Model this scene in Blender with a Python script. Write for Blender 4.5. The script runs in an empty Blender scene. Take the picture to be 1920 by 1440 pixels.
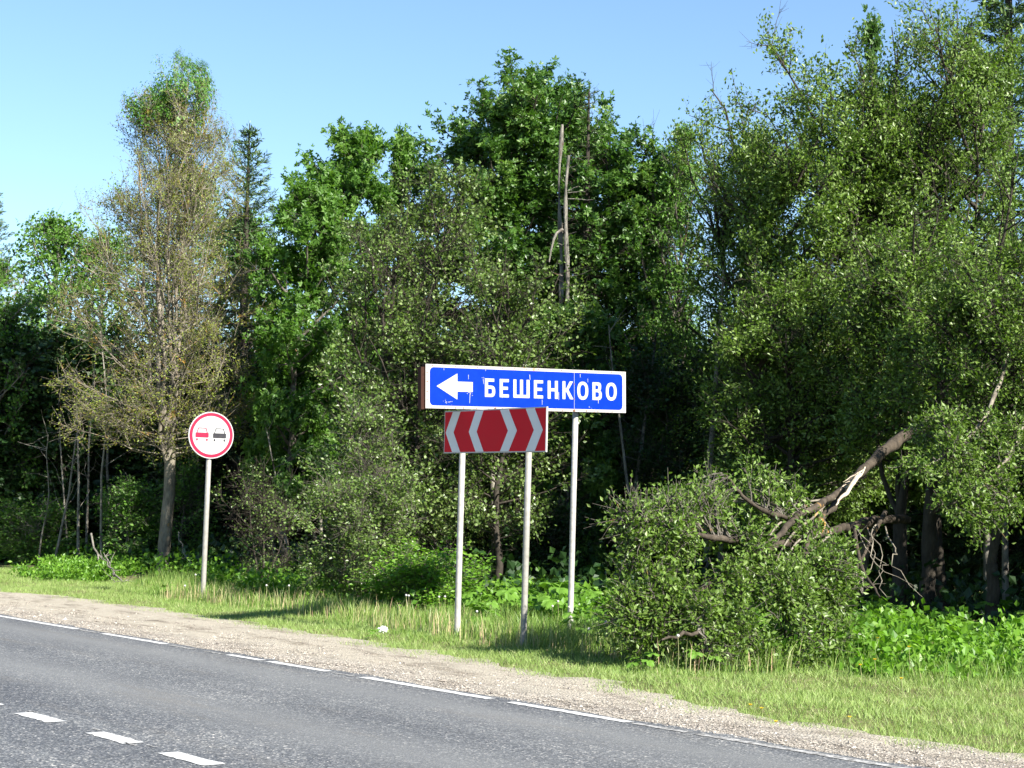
import bpy, math, random
import numpy as np
from mathutils import Vector, Matrix
from mathutils.geometry import tessellate_polygon

random.seed(7)
RG = np.random.default_rng(7)
SC = bpy.context.scene
COL = SC.collection
R = math.radians

# ------------------------------------------------------------------ camera, sky, sun, exposure
FPX, EYE, PITCH, ROLL = 3413.0, 1.65, 3.72, 1.3
cam_d = bpy.data.cameras.new('camera'); cam = bpy.data.objects.new('camera', cam_d); COL.objects.link(cam)
cam_d.sensor_width = 36.0; cam_d.lens = 36.0 * FPX / 1920.0; cam_d.clip_start = 0.1; cam_d.clip_end = 4000
CM = Matrix.Rotation(R(90 + PITCH), 4, 'X') @ Matrix.Rotation(R(ROLL), 4, 'Z')
cam.matrix_world = Matrix.Translation((0, 0, EYE)) @ CM
SC.camera = cam

SUN_AZ, SUN_EL = 137.0, 35.0            # azimuth clockwise from +Y: right and behind the viewer
w = bpy.data.worlds.new('World'); SC.world = w; w.use_nodes = True
wn = w.node_tree; wn.nodes.clear()
sky = wn.nodes.new('ShaderNodeTexSky'); sky.sky_type = 'NISHITA'; sky.sun_disc = False
sky.sun_elevation = R(SUN_EL); sky.sun_rotation = R(SUN_AZ); sky.air_density = 1.0; sky.dust_density = 0.0; sky.ozone_density = 4.5
bg = wn.nodes.new('ShaderNodeBackground'); bg.inputs[1].default_value = 0.068
wo = wn.nodes.new('ShaderNodeOutputWorld')
wn.links.new(sky.outputs[0], bg.inputs[0]); wn.links.new(bg.outputs[0], wo.inputs[0])
sd = bpy.data.lights.new('sun', 'SUN'); sd.energy = 5.0; sd.angle = R(0.53); sd.color = (1.0, 0.955, 0.87)
sun = bpy.data.objects.new('sun', sd); COL.objects.link(sun)
SDIR = Vector((math.sin(R(SUN_AZ)) * math.cos(R(SUN_EL)), math.cos(R(SUN_AZ)) * math.cos(R(SUN_EL)), math.sin(R(SUN_EL))))
sun.rotation_euler = SDIR.to_track_quat('Z', 'Y').to_euler(); sun.location = (20, -20, 30)
SC.view_settings.view_transform = 'Standard'; SC.view_settings.look = 'None'
SC.view_settings.exposure = 1.65; SC.view_settings.gamma = 1.0; SC.view_settings.use_curve_mapping = False
SC.cycles.max_bounces = 5; SC.cycles.diffuse_bounces = 2; SC.cycles.transmission_bounces = 3; SC.cycles.transparent_max_bounces = 4

def at(px, py, Y):
    """point of the vertical plane at distance Y seen at a photo pixel"""
    d = CM.to_3x3() @ Vector(((px - 960) / FPX, -(py - 720) / FPX, -1.0))
    return Vector((0, 0, EYE)) + d * (Y / d.y)
def gnd(px, py):
    d = CM.to_3x3() @ Vector(((px - 960) / FPX, -(py - 720) / FPX, -1.0))
    return Vector((0, 0, EYE)) + d * (-EYE / d.z)
def ts(t, s, z=0.0): return Vector((-.6 * t + .8 * s, .8 * t + .6 * s, z))
ROAD_ROT = math.atan2(-.8, .6)          # local x = -t (along the road), local y = s (across)

# ------------------------------------------------------------------ materials
def mat(name, rough=0.6, col=(.5, .5, .5), spec=0.5, metal=0.0):
    m = bpy.data.materials.new(name); m.use_nodes = True
    b = m.node_tree.nodes['Principled BSDF']
    b.inputs['Base Color'].default_value = (*col, 1); b.inputs['Roughness'].default_value = rough
    b.inputs['Specular IOR Level'].default_value = spec; b.inputs['Metallic'].default_value = metal
    return m
def N(m, t, **kw):
    n = m.node_tree.nodes.new(t)
    for k, v in kw.items(): setattr(n, k, v)
    return n
def L(m, a, b): m.node_tree.links.new(a, b)
def noise(m, vec, scale, detail=4, rough=.55):
    n = N(m, 'ShaderNodeTexNoise'); n.inputs['Scale'].default_value = scale
    n.inputs['Detail'].default_value = detail; n.inputs['Roughness'].default_value = rough
    if vec is not None: L(m, vec, n.inputs['Vector'])
    return n.outputs['Fac']
def ramp(m, fac, stops):
    r = N(m, 'ShaderNodeValToRGB'); e = r.color_ramp.elements
    while len(e) < len(stops): e.new(.5)
    for el, (p, c) in zip(e, stops):
        el.position = p; el.color = (*c, 1) if len(c) == 3 else c
    L(m, fac, r.inputs[0]); return r.outputs[0]
def mix(m, fac, a, b, mode='MIX'):
    x = N(m, 'ShaderNodeMix', data_type='RGBA', blend_type=mode)
    for i, v in ((0, fac), (6, a), (7, b)):
        if hasattr(v, 'links'): L(m, v, x.inputs[i])
        elif isinstance(v, (int, float)): x.inputs[i].default_value = v
        else: x.inputs[i].default_value = (*v, 1)
    return x.outputs[2]
def bsdf(m): return m.node_tree.nodes['Principled BSDF']
def objco(m, scale=None):
    t = N(m, 'ShaderNodeTexCoord').outputs['Object']
    if scale:
        mp = N(m, 'ShaderNodeMapping'); mp.inputs['Scale'].default_value = scale
        L(m, t, mp.inputs['Vector']); return mp.outputs[0]
    return t
def bump(m, h, strength, dist):
    b = N(m, 'ShaderNodeBump'); b.inputs['Strength'].default_value = strength; b.inputs['Distance'].default_value = dist
    L(m, h, b.inputs['Height']); L(m, b.outputs[0], bsdf(m).inputs['Normal'])
def fatt(m, name='tint'):
    a = N(m, 'ShaderNodeAttribute'); a.attribute_name = name; return a.outputs['Fac']

def leaf_mat(name, stops, rough=.45, spec=.4, trans=.3, tcol=(1.3, 1.5, .5)):
    """leaf: each leaf carries its own tint; thin, so some light comes through"""
    m = mat(name, rough, spec=spec); c = ramp(m, fatt(m), stops)
    L(m, c, bsdf(m).inputs['Base Color'])
    tr = N(m, 'ShaderNodeBsdfTranslucent'); L(m, mix(m, 1.0, c, tcol, 'MULTIPLY'), tr.inputs[0])
    ms = N(m, 'ShaderNodeMixShader'); ms.inputs[0].default_value = trans
    out = m.node_tree.nodes['Material Output']
    L(m, bsdf(m).outputs[0], ms.inputs[1]); L(m, tr.outputs[0], ms.inputs[2]); L(m, ms.outputs[0], out.inputs[0])
    return m
M = {}
M['leaf_maple_bright'] = leaf_mat('leaf_maple_bright', [(0, (.045, .11, .014)), (.6, (.09, .19, .028)), (1, (.15, .26, .05))], tcol=(1.4, 1.6, .5), trans=.4)
M['leaf_maple'] = leaf_mat('leaf_maple', [(0, (.03, .075, .012)), (.6, (.06, .135, .02)), (1, (.12, .2, .04))], rough=.4)
M['leaf_willow'] = leaf_mat('leaf_willow', [(0, (.045, .085, .011)), (.6, (.11, .185, .026)), (1, (.2, .275, .08))], rough=.42, spec=.35)
M['leaf_alder'] = leaf_mat('leaf_alder', [(0, (.045, .08, .013)), (.6, (.105, .17, .032)), (1, (.19, .25, .085))], rough=.4, spec=.5)
M['leaf_aspen'] = leaf_mat('leaf_aspen', [(0, (.05, .12, .016)), (.6, (.1, .21, .03)), (1, (.17, .29, .07))], trans=.35)
M['leaf_elm'] = leaf_mat('leaf_elm', [(0, (.13, .1, .022)), (.35, (.155, .165, .026)), (1, (.2, .275, .04))], trans=.35)
M['leaf_elm_top'] = leaf_mat('leaf_elm_top', [(0, (.04, .11, .015)), (.6, (.08, .2, .02)), (1, (.13, .25, .04))], trans=.35)
M['needle'] = leaf_mat('needle', [(0, (.025, .055, .015)), (.6, (.05, .1, .026)), (1, (.1, .16, .04))], trans=.1)
M['leaf_shade'] = leaf_mat('leaf_shade', [(0, (.012, .032, .008)), (.6, (.022, .058, .013)), (1, (.045, .095, .02))], trans=.2)  # shade put into the colour: leaf green darkened to deepen gaps between trees
M['leaf_weed'] = leaf_mat('leaf_weed', [(0, (.06, .15, .012)), (.6, (.125, .26, .024)), (1, (.21, .34, .05))], trans=.4)
M['leaf_hogweed'] = leaf_mat('leaf_hogweed', [(0, (.07, .17, .02)), (.6, (.14, .27, .035)), (1, (.22, .35, .06))], trans=.4)
M['grass_short'] = leaf_mat('grass_short', [(0, (.135, .22, .045)), (.55, (.25, .35, .095)), (.85, (.36, .43, .17)), (1, (.48, .45, .27))], rough=.55, trans=.35, tcol=(1.2, 1.2, .6))
M['grass_tall'] = leaf_mat('grass_tall', [(0, (.07, .15, .018)), (.5, (.16, .26, .045)), (.78, (.28, .34, .11)), (.93, (.42, .4, .21)), (1, (.36, .24, .16))], rough=.5, trans=.3, tcol=(1.2, 1.2, .6))
M['stalk'] = leaf_mat('stalk', [(0, (.16, .21, .06)), (.6, (.36, .34, .17)), (1, (.42, .27, .18))], trans=.1)
M['puff'] = mat('puff', .9, (.4, .39, .36)); M['petal'] = mat('petal', .6, (.75, .5, .02))
def bark(name, a, b, c, cf=(.62, .7), scale=9):
    m = mat(name, .85, spec=.2); o = objco(m, (1, 1, .35))
    base = ramp(m, noise(m, o, scale, 6, .7), [(.32, a), (.68, b)])
    col = mix(m, ramp(m, noise(m, objco(m), 2.6, 5, .7), [(cf[0], (0, 0, 0)), (cf[1], (1, 1, 1))]), base, c)
    L(m, col, bsdf(m).inputs['Base Color']); bump(m, noise(m, o, scale * 3, 5, .7), .9, .02); return m
M['bark_elm'] = bark('bark_elm', (.07, .058, .045), (.27, .24, .185), (.38, .21, .04), (.59, .67), 7)
M['bark_grey'] = bark('bark_grey', (.045, .038, .03), (.15, .135, .11), (.3, .17, .04), (.63, .72))
M['bark_dark'] = bark('bark_dark', (.018, .015, .012), (.065, .055, .042), (.1, .075, .03), (.66, .76))
M['bark_broken'] = bark('bark_broken', (.022, .017, .012), (.085, .068, .05), (.3, .17, .045), (.62, .7))
M['bark_birch'] = bark('bark_birch', (.07, .06, .05), (.3, .28, .23), (.04, .03, .025), (.56, .62))
M['dead_wood'] = bark('dead_wood', (.03, .028, .026), (.26, .24, .2), (.1, .06, .04), (.6, .7), 14)
M['split_wood'] = bark('split_wood', (.3, .24, .17), (.6, .5, .38), (.25, .13, .07), (.6, .72), 14)
# signs
def enamel(name, col, rough=.55, dirt=(.22, .2, .17), amt=.12):
    m = mat(name, rough, spec=.06); n = noise(m, objco(m), 5, 6, .7)
    L(m, mix(m, ramp(m, n, [(.45, (0, 0, 0)), (.75, (amt, amt, amt))]), col, dirt), bsdf(m).inputs['Base Color']); return m
M['sign_blue'] = enamel('sign_blue', (.0006, .021, .27), .5, dirt=(.005, .045, .27), amt=.3)
M['sign_white'] = enamel('sign_white', (.36, .36, .355))
M['sign_red'] = enamel('sign_red', (.5, .012, .022), dirt=(.4, .03, .03), amt=.3)
M['sign_reflective_white'] = enamel('sign_reflective_white', (.6, .62, .62), dirt=(.5, .5, .48), amt=.3)
M['sign_pink_red'] = enamel('sign_pink_red', (.36, .014, .042), amt=.05)
M['sign_black'] = enamel('sign_black', (.03, .03, .035))
M['sign_rim'] = mat('sign_rim', .5, (.38, .38, .375), .2)
def rusted(name, base, rust, lo, hi, scale):
    m = mat(name, .65, spec=.08); n = noise(m, objco(m), scale, 7, .75)
    f = ramp(m, n, [(lo, (0, 0, 0)), (hi, (1, 1, 1))])
    r = ramp(m, noise(m, objco(m), scale * 4, 4, .7), [(.3, rust), (.7, tuple(min(1, v * 2.3) for v in rust))])
    L(m, mix(m, f, base, r), bsdf(m).inputs['Base Color']); return m
M['sign_border'] = rusted('sign_border', (.36, .345, .325), (.2, .08, .03), .575, .66, 4.5)
M['rust'] = rusted('rust', (.035, .014, .01), (.02, .009, .006), .4, .6, 9)
M['rust_spot'] = mat('rust_spot', .8, (.14, .06, .035))
def post_mat(name, base, dirt):
    m = mat(name, .5); n = noise(m, objco(m, (1, 1, .25)), 16, 6, .7)
    c = mix(m, ramp(m, n, [(.42, (0, 0, 0)), (.72, (1, 1, 1))]), base, dirt)
    sp = ramp(m, noise(m, objco(m, (1, 1, .6)), 34, 3, .6), [(.7, (0, 0, 0)), (.76, (1, 1, 1))])
    L(m, mix(m, sp, c, (.13, .09, .065)), bsdf(m).inputs['Base Color']); return m
M['post_white'] = post_mat('post_white', (.36, .35, .325), (.25, .235, .2))
M['post_grey'] = post_mat('post_grey', (.26, .25, .225), (.18, .17, .145))

def m_asphalt():
    m = mat('asphalt', .72, spec=.45); o = objco(m)
    v = N(m, 'ShaderNodeTexVoronoi'); v.inputs['Scale'].default_value = 75; L(m, o, v.inputs['Vector'])
    hs = N(m, 'ShaderNodeSeparateColor'); L(m, v.outputs['Color'], hs.inputs[0])
    stone = ramp(m, hs.outputs[0], [(0, (.042, .044, .047)), (.45, (.077, .081, .086)), (.8, (.124, .128, .132)), (.955, (.22, .22, .21)), (.99, (.4, .38, .35))])
    v2 = N(m, 'ShaderNodeTexVoronoi'); v2.inputs['Scale'].default_value = 32; L(m, o, v2.inputs['Vector'])
    h2 = N(m, 'ShaderNodeSeparateColor'); L(m, v2.outputs['Color'], h2.inputs[0])
    st2 = ramp(m, h2.outputs[0], [(0, (.8, .8, .82)), (.6, (1, 1, 1)), (.93, (1.1, 1.1, 1.08)), (1, (1.35, 1.33, 1.28))])
    c = mix(m, 1.0, stone, st2, 'MULTIPLY')
    big = ramp(m, noise(m, objco(m, (.35, 1.3, 1)), 1.1, 5, .6), [(.28, (.72, .72, .74)), (.5, (1, 1, 1)), (.72, (1.36, 1.34, 1.3))])
    c = mix(m, 1.0, c, big, 'MULTIPLY')
    med = ramp(m, noise(m, o, 9, 5, .7), [(.3, (.8, .8, .8)), (.7, (1.2, 1.2, 1.2))])
    c = mix(m, 1.0, c, med, 'MULTIPLY')
    # dusty bands worn along the wheel tracks (position across the road)
    sx = N(m, 'ShaderNodeSeparateXYZ'); L(m, o, sx.inputs[0])
    wob = N(m, 'ShaderNodeMath', operation='MULTIPLY_ADD'); L(m, noise(m, objco(m, (.2, .2, .2)), 1.5, 3), wob.inputs[0])
    wob.inputs[1].default_value = .5; L(m, sx.outputs['Y'], wob.inputs[2])
    dv = N(m, 'ShaderNodeMath', operation='MULTIPLY'); L(m, wob.outputs[0], dv.inputs[0]); dv.inputs[1].default_value = .1
    trk = ramp(m, dv.outputs[0], [(.45, (0, 0, 0)), (.62, (.0, .0, .0)), (.70, (.7, .7, .7)), (.77, (.08, .08, .08)), (.83, (.3, .3, .3)), (.88, (.75, .75, .75)), (.93, (0, 0, 0))])
    c = mix(m, trk, c, (.15, .151, .147))
    br = ramp(m, noise(m, objco(m, (.3, 2.2, 1)), .9, 5, .7), [(.55, (0, 0, 0)), (.75, (.5, .5, .5))]); c = mix(m, br, c, (.13, .118, .1))
    L(m, c, bsdf(m).inputs['Base Color']); bump(m, v.outputs['Distance'], .35, .01); return m
M['asphalt'] = m_asphalt()
def m_paint():
    m = mat('road_paint', .6); o = objco(m)
    f = ramp(m, noise(m, o, 38, 5, .7), [(.60, (0, 0, 0)), (.68, (1, 1, 1))])
    L(m, mix(m, f, (.5, .5, .485), (.18, .18, .175)), bsdf(m).inputs['Base Color']); return m
M['road_paint'] = m_paint()
def m_worn():
    m = mat('worn_paint', .65); o = objco(m)
    f = ramp(m, noise(m, o, 16, 6, .75), [(.42, (0, 0, 0)), (.56, (1, 1, 1))])
    L(m, mix(m, f, (.42, .41, .39), (.14, .135, .125)), bsdf(m).inputs['Base Color']); return m
M['worn_paint'] = m_worn()
def m_gravel():
    m = mat('gravel', .9, spec=.2); o = objco(m)
    v = N(m, 'ShaderNodeTexVoronoi'); v.inputs['Scale'].default_value = 48; L(m, o, v.inputs['Vector'])
    hs = N(m, 'ShaderNodeSeparateColor'); L(m, v.outputs['Color'], hs.inputs[0])
    st = ramp(m, hs.outputs[0], [(0, (.13, .11, .09)), (.3, (.235, .21, .175)), (.75, (.345, .315, .265)), (.94, (.5, .45, .39)), (1, (.6, .56, .5))])
    dust = ramp(m, noise(m, o, 14, 5, .7), [(.3, (.31, .275, .215)), (.7, (.43, .385, .31))])
    sx = N(m, 'ShaderNodeSeparateXYZ'); L(m, o, sx.inputs[0])
    mr = N(m, 'ShaderNodeMapRange'); L(m, sx.outputs['Y'], mr.inputs[0])
    mr.inputs[1].default_value = 9.5; mr.inputs[2].default_value = 10.9
    nn = N(m, 'ShaderNodeMath', operation='ADD'); L(m, mr.outputs[0], nn.inputs[0]); L(m, noise(m, objco(m, (.6, 1.4, 1)), 1.6, 5, .65), nn.inputs[1])
    f = ramp(m, nn.outputs[0], [(.45, (0, 0, 0)), (1.0, (1, 1, 1))])
    c = mix(m, f, st, dust)
    dk = ramp(m, noise(m, objco(m, (.5, 1.2, 1)), 2.3, 6, .7), [(.34, (.45, .42, .4)), (.5, (1, 1, 1))])
    c = mix(m, 1.0, c, dk, 'MULTIPLY')
    L(m, c, bsdf(m).inputs['Base Color'])
    hh = N(m, 'ShaderNodeMath', operation='MULTIPLY_ADD'); L(m, noise(m, o, 60, 5, .8), hh.inputs[0]); hh.inputs[1].default_value = .6; L(m, v.outputs['Distance'], hh.inputs[2])
    bump(m, hh.outputs[0], .8, .025); return m
M['gravel'] = m_gravel()
def m_stone():
    m = mat('stone', .85, spec=.3)
    L(m, ramp(m, fatt(m), [(0, (.08, .07, .065)), (.25, (.2, .175, .15)), (.7, (.34, .3, .25)), (1, (.5, .46, .4))]), bsdf(m).inputs['Base Color']); return m
M['stone'] = m_stone()
def m_ground():
    m = mat('ground_soil', .95, spec=.15); o = objco(m)
    soil = ramp(m, noise(m, o, 7, 7, .75), [(.3, (.09, .095, .035)), (.5, (.16, .165, .065)), (.7, (.28, .25, .14))])
    L(m, soil, bsdf(m).inputs['Base Color']); bump(m, noise(m, o, 25, 6, .8), .9, .04); return m
M['ground'] = m_ground()
M['forest_floor'] = mat('forest_floor', .95, (.05, .04, .025))
M['paper'] = mat('paper', .7, (.8, .8, .82))

# ------------------------------------------------------------------ mesh helpers
def mesh_np(name, V, F, material, parent=None, tint=None, smooth=False, loc=None):
    """F: list of int arrays (n,k) that share the vertices V; tint: one array per F entry"""
    me = bpy.data.meshes.new(name)
    V = np.asarray(V, np.float32).reshape(-1, 3)
    F = [np.asarray(f, np.int32) for f in F if len(f)]
    me.vertices.add(len(V)); me.vertices.foreach_set('co', V.ravel())
    lv = np.concatenate([f.ravel() for f in F]); tot = np.concatenate([np.full(len(f), f.shape[1], np.int32) for f in F])
    st = np.concatenate([[0], np.cumsum(tot)[:-1]]).astype(np.int32)
    me.loops.add(len(lv)); me.loops.foreach_set('vertex_index', lv)
    me.polygons.add(len(tot)); me.polygons.foreach_set('loop_start', st); me.polygons.foreach_set('loop_total', tot)
    me.polygons.foreach_set('use_smooth', np.full(len(tot), smooth, bool))
    if tint is not None:
        a = me.attributes.new('tint', 'FLOAT', 'FACE'); a.data.foreach_set('value', np.concatenate([np.asarray(t, np.float32) for t in tint]))
    me.update(calc_edges=True); me.validate()
    me.materials.append(M[material] if isinstance(material, str) else material)
    o = bpy.data.objects.new(name, me); COL.objects.link(o)
    if parent: o.parent = parent
    if loc is not None: o.location = loc
    return o
def empty(name, label, cat, loc=(0, 0, 0), rz=0, group=None):
    o = bpy.data.objects.new(name, None); COL.objects.link(o); o.empty_display_size = .2
    o.location = loc; o.rotation_euler = (0, 0, rz); tag(o, label, cat, group); return o
def tag(o, label, cat, group=None):
    o['label'] = label; o['category'] = cat
    if group: o['group'] = group
    return o
def dup(root, label=None, group=None):
    r = root.copy(); COL.objects.link(r)
    if label: r['label'] = label
    if group: r['group'] = group
    for ch in root.children:
        c = ch.copy(); COL.objects.link(c); c.parent = r
        for g in ch.children:
            d = g.copy(); COL.objects.link(d); d.parent = c
    return r
def unit(v): return v / np.maximum(np.linalg.norm(v, axis=-1, keepdims=True), 1e-9)
def tubes(P, Rr, k=5, caps=False):
    """P (N,m,3) polylines, Rr (N,m) radii -> vertices, quads"""
    P = np.asarray(P, float); n, m, _ = P.shape
    T = np.gradient(P, axis=1) if m > 2 else np.repeat((P[:, 1:] - P[:, :1]), 2, axis=1)
    T = unit(T); ref = np.where(np.abs(T[:, :1, 2:3]) > .8, np.array([1., .13, 0]), np.array([.1, 0, 1.]))
    A = unit(np.cross(T, np.broadcast_to(ref, T.shape))); B = np.cross(T, A)
    th = np.arange(k) * 2 * np.pi / k
    ring = A[:, :, None] * np.cos(th)[None, None, :, None] + B[:, :, None] * np.sin(th)[None, None, :, None]
    V = P[:, :, None] + ring * np.asarray(Rr)[:, :, None, None]
    idx = np.arange(n * m * k).reshape(n, m, k)
    a = idx[:, :-1]; b = np.roll(idx, -1, axis=2)[:, :-1]; c = np.roll(idx, -1, axis=2)[:, 1:]; d = idx[:, 1:]
    return V.reshape(-1, 3), np.stack([a, b, c, d], -1).reshape(-1, 4)
def merge(parts):
    Vs, Fs, off = [], [], 0
    for V, F in parts: Vs.append(V); Fs.append(F + off); off += len(V)
    return np.concatenate(Vs), np.concatenate(Fs)

# leaf templates: vertices (along, side, up) with length 1
T_SIMPLE = (np.array([[0, 0, 0], [.48, .27, .07], [1, 0, -.05], [.48, -.27, .07]]), np.array([[0, 3, 2, 1]]))
T_ROUND = (np.array([[0, 0, 0], [.42, .38, .06], [1, 0, -.05], [.42, -.38, .06]]), np.array([[0, 3, 2, 1]]))
T_NARROW = (np.array([[0, 0, 0], [.5, .1, .0], [1, 0, -.03], [.5, -.1, .0]]), np.array([[0, 3, 2, 1]]))
def lobe(a, l, wd, z):
    c, s = math.cos(a), math.sin(a)
    return [[c * l * .5 - s * wd, s * l * .5 + c * wd, z], [c * l, s * l, -.08], [c * l * .5 + s * wd, s * l * .5 - c * wd, z]]
_v = [[0, 0, 0]] + lobe(0, 1.0, .24, .05) + lobe(1.0, .82, .2, .0) + lobe(-1.0, .82, .2, .0)
T_MAPLE = (np.array(_v), np.array([[0, 3, 2, 1], [0, 6, 5, 4], [0, 9, 8, 7]]))

def leaves(C, size, template, outward=None, droop=.3, upbias=.5, tint=None, rg=RG):
    n = len(C); tv, tf = template
    d = unit(rg.normal(size=(n, 3)) + (0 if outward is None else outward * .9) + np.array([0, 0, -droop]))
    nr = unit(rg.normal(size=(n, 3)) * .75 + np.array([0, 0, upbias]) + (0 if outward is None else outward * .5))
    b = unit(np.cross(nr, d)); nr = np.cross(d, b)
    s = size * rg.uniform(.65, 1.25, n)
    V = C[:, None] + s[:, None, None] * (d[:, None] * tv[None, :, 0:1] + b[:, None] * tv[None, :, 1:2] + nr[:, None] * tv[None, :, 2:3])
    F = (tf[None] + (np.arange(n) * len(tv))[:, None, None]).reshape(-1, tf.shape[1])
    t = np.clip(tint if tint is not None else rg.uniform(0, 1, n), 0, 1)
    return V.reshape(-1, 3), F, np.repeat(t, len(tf))
def poly_at(P, u):
    """points at parameter u (N,) on polylines P (N,m,3)"""
    m = P.shape[1]; x = np.clip(u, 0, 1) * (m - 1); i = np.minimum(x.astype(int), m - 2); f = (x - i)[:, None]
    r = np.arange(len(P)); return P[r, i] * (1 - f) + P[r, i + 1] * f, unit(P[r, i + 1] - P[r, i])
def sprout(S, D, Ln, m, bend=.15, wig=.06, rg=RG):
    """curved shoots from points S along D, length Ln; bend>0 lifts the tips"""
    t = np.linspace(0, 1, m)[None, :, None]; n = len(S)
    W = rg.normal(size=(n, m, 3)) * wig * t * Ln[:, None, None]
    W = np.cumsum(W, axis=1) * .6
    return S[:, None] + D[:, None] * Ln[:, None, None] * t + np.array([0, 0, 1.]) * bend * Ln[:, None, None] * t ** 2 + W

ENV = {'round': lambda u: np.sqrt(np.clip(1 - (2 * u - .95) ** 2, .04, 1)),
       'oval': lambda u: np.clip(np.sin(np.pi * np.clip(u * .93 + .07, 0, 1)) ** .7, .12, 1),
       'egg': lambda u: np.clip(1.15 * np.sin(np.pi * np.clip(u * .8 + .18, 0, 1)) ** .8, .15, 1),
       'spire': lambda u: np.clip(1.05 - u, .1, 1) ** .8,
       'drop': lambda u: np.interp(u, [0, .12, .3, .5, .75, 1], [.72, 1, .97, .78, .5, .3]),
       'dome': lambda u: np.interp(u, [0, .25, .55, .8, 1], [.6, 1, 1, .85, .5]),
       'fan': lambda u: np.clip(.55 + .5 * u, 0, 1)}
def grow(name, label, cat, loc, H, Rc, leafmat, barkmat='bark_grey', seed=1, cb=.2, env='oval', n1=40, n2=7, n3=6, k=10,
         lsize=.08, tmpl=T_SIMPLE, tr=.11, stems=1, spread=.25, fork=.15, lean=(0, 0), el=(5, 60), group=None, sig=.07,
         seclen=.42, twlen=.34, thin=1.0, bend=.12, twig_k=3, tips=None, hole=.25, bias=None, sth=(.72, .95), sil=None, squash=None):
    rg = np.random.default_rng(seed)
    root = empty(name, label, cat, loc, 0, group)
    # stems
    m0 = 9; u = np.linspace(0, 1, m0)
    wob = np.cumsum(rg.normal(size=(m0, 2)) * .028 * H / 3, axis=0) * (u[:, None] > 0)
    base = np.stack([wob[:, 0] + lean[0] * u * H, wob[:, 1] + lean[1] * u * H, u * H * .97], 1)
    if stems == 1:
        ST = base[None]; SR = (tr * (1 - .93 * u) ** .85 + .004)[None]
        SR[0, 0] *= 1.35
        U0 = np.array([0.])
    else:
        fk = fork; lo = base.copy(); lo[:, 2] *= 1
        fp = np.array([np.interp(fk, u, base[:, i]) for i in range(3)])
        ST = []; SR = []
        for i in range(stems):
            a = i * 2.4 + rg.uniform(-.4, .4); rr = Rc * spread * rg.uniform(.5, 1.1) * (0 if i == 0 else 1); hh = H * (.97 if i == 0 else rg.uniform(*sth))
            top = np.array([lean[0] * H + math.cos(a) * rr, lean[1] * H + math.sin(a) * rr, hh])
            f0 = fp * rg.uniform(.8, 1.15) if i else fp
            q = u[:, None]; mid = (f0 + top) / 2 + np.array([math.cos(a), math.sin(a), 0]) * rr * .3
            pts = (1 - q) ** 2 * f0 + 2 * q * (1 - q) * mid + q ** 2 * top + np.cumsum(rg.normal(size=(m0, 3)) * .02 * H / 3, axis=0) * (q > 0) * [1, 1, 0]
            ST.append(pts); SR.append(tr * (.8 if i == 0 else rg.uniform(.35, .5)) * (1 - .93 * u) ** .8 + .004)
        ST = np.array(ST); SR = np.array(SR)
        low = np.stack([fp * q for q in np.linspace(0, 1, m0)]); low[:, :2] += wob * .4 * np.linspace(1, 0, m0)[:, None]
    parts = [tubes(ST, SR, 8)]
    if stems > 1:
        lr = np.linspace(1.25, 1.0, m0) * tr; lr[0] *= 1.2
        parts.append(tubes(low[None], lr[None], 9))
    V, F = merge(parts); mesh_np('trunk', V, [F], barkmat, root, smooth=True)
    # primaries
    si = rg.integers(0, len(ST), n1); uu = cb + (1 - cb) * (np.arange(n1) + rg.uniform(0, 1, n1)) / n1
    if stems > 1: us = np.clip((uu * H - ST[si, 0, 2]) / np.maximum(ST[si, -1, 2] - ST[si, 0, 2], .1), .03, .97)
    else: us = np.clip(uu, 0, .98)
    S, TD = poly_at(ST[si], us)
    q = (uu - cb) / (1 - cb)
    az = np.arange(n1) * 2.39996 + rg.uniform(-.5, .5, n1)
    elv = np.radians(el[0] + (el[1] - el[0]) * q + rg.uniform(-12, 12, n1))
    hor = np.stack([np.cos(az), np.sin(az), 0 * az], 1)
    axis = base[np.minimum((uu * (m0 - 1)).astype(int), m0 - 1)]
    off = (S - axis)[:, :2]
    ln = Rc * ENV[env](q) * rg.uniform(.6, 1.18, n1) / np.maximum(np.cos(elv), .45)
    if stems > 1: ln = np.maximum(ln - np.sum(off * hor[:, :2], 1) * .9, Rc * .25)
    if bias is not None: ln *= 1 + bias[2] * (hor[:, 0] * bias[0] + hor[:, 1] * bias[1])
    D = unit(hor * np.cos(elv)[:, None] + np.array([0, 0, 1.]) * np.sin(elv)[:, None])
    P1 = sprout(S, D, ln, 6, bend, .07, rg)
    r1 = np.clip(tr * .33 * (ln / Rc) ** .6, .008, .2)[:, None] * np.linspace(1, .22, 6)[None] * thin
    P1 = np.concatenate([P1, ST[:, 3:]]) if True else P1      # the leaders carry side shoots too
    r1 = np.concatenate([r1, SR[:, 3:]])
    nb = len(P1); L1 = np.concatenate([ln, np.full(len(ST), Rc * .55)])
    # secondaries
    i2 = np.repeat(np.arange(nb), n2); u2 = rg.uniform(.22, 1, len(i2))
    S2, T2 = poly_at(P1[i2], u2)
    D2 = unit(T2 * rg.uniform(.5, 1.1, (len(i2), 1)) + unit(rg.normal(size=(len(i2), 3))) * .85)
    L2 = L1[i2] * seclen * (1.1 - .55 * u2) * rg.uniform(.6, 1.3, len(i2)); L2 = np.maximum(L2, .15)
    P2 = sprout(S2, D2, L2, 4, bend, .07, rg); r2 = np.linspace(1, .3, 4)[None] * np.clip(.016 * L2 / .8, .005, .03)[:, None] * thin
    # twigs
    i3 = np.repeat(np.arange(len(P2)), n3); u3 = rg.uniform(.2, 1, len(i3))
    S3, T3 = poly_at(P2[i3], u3)
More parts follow.
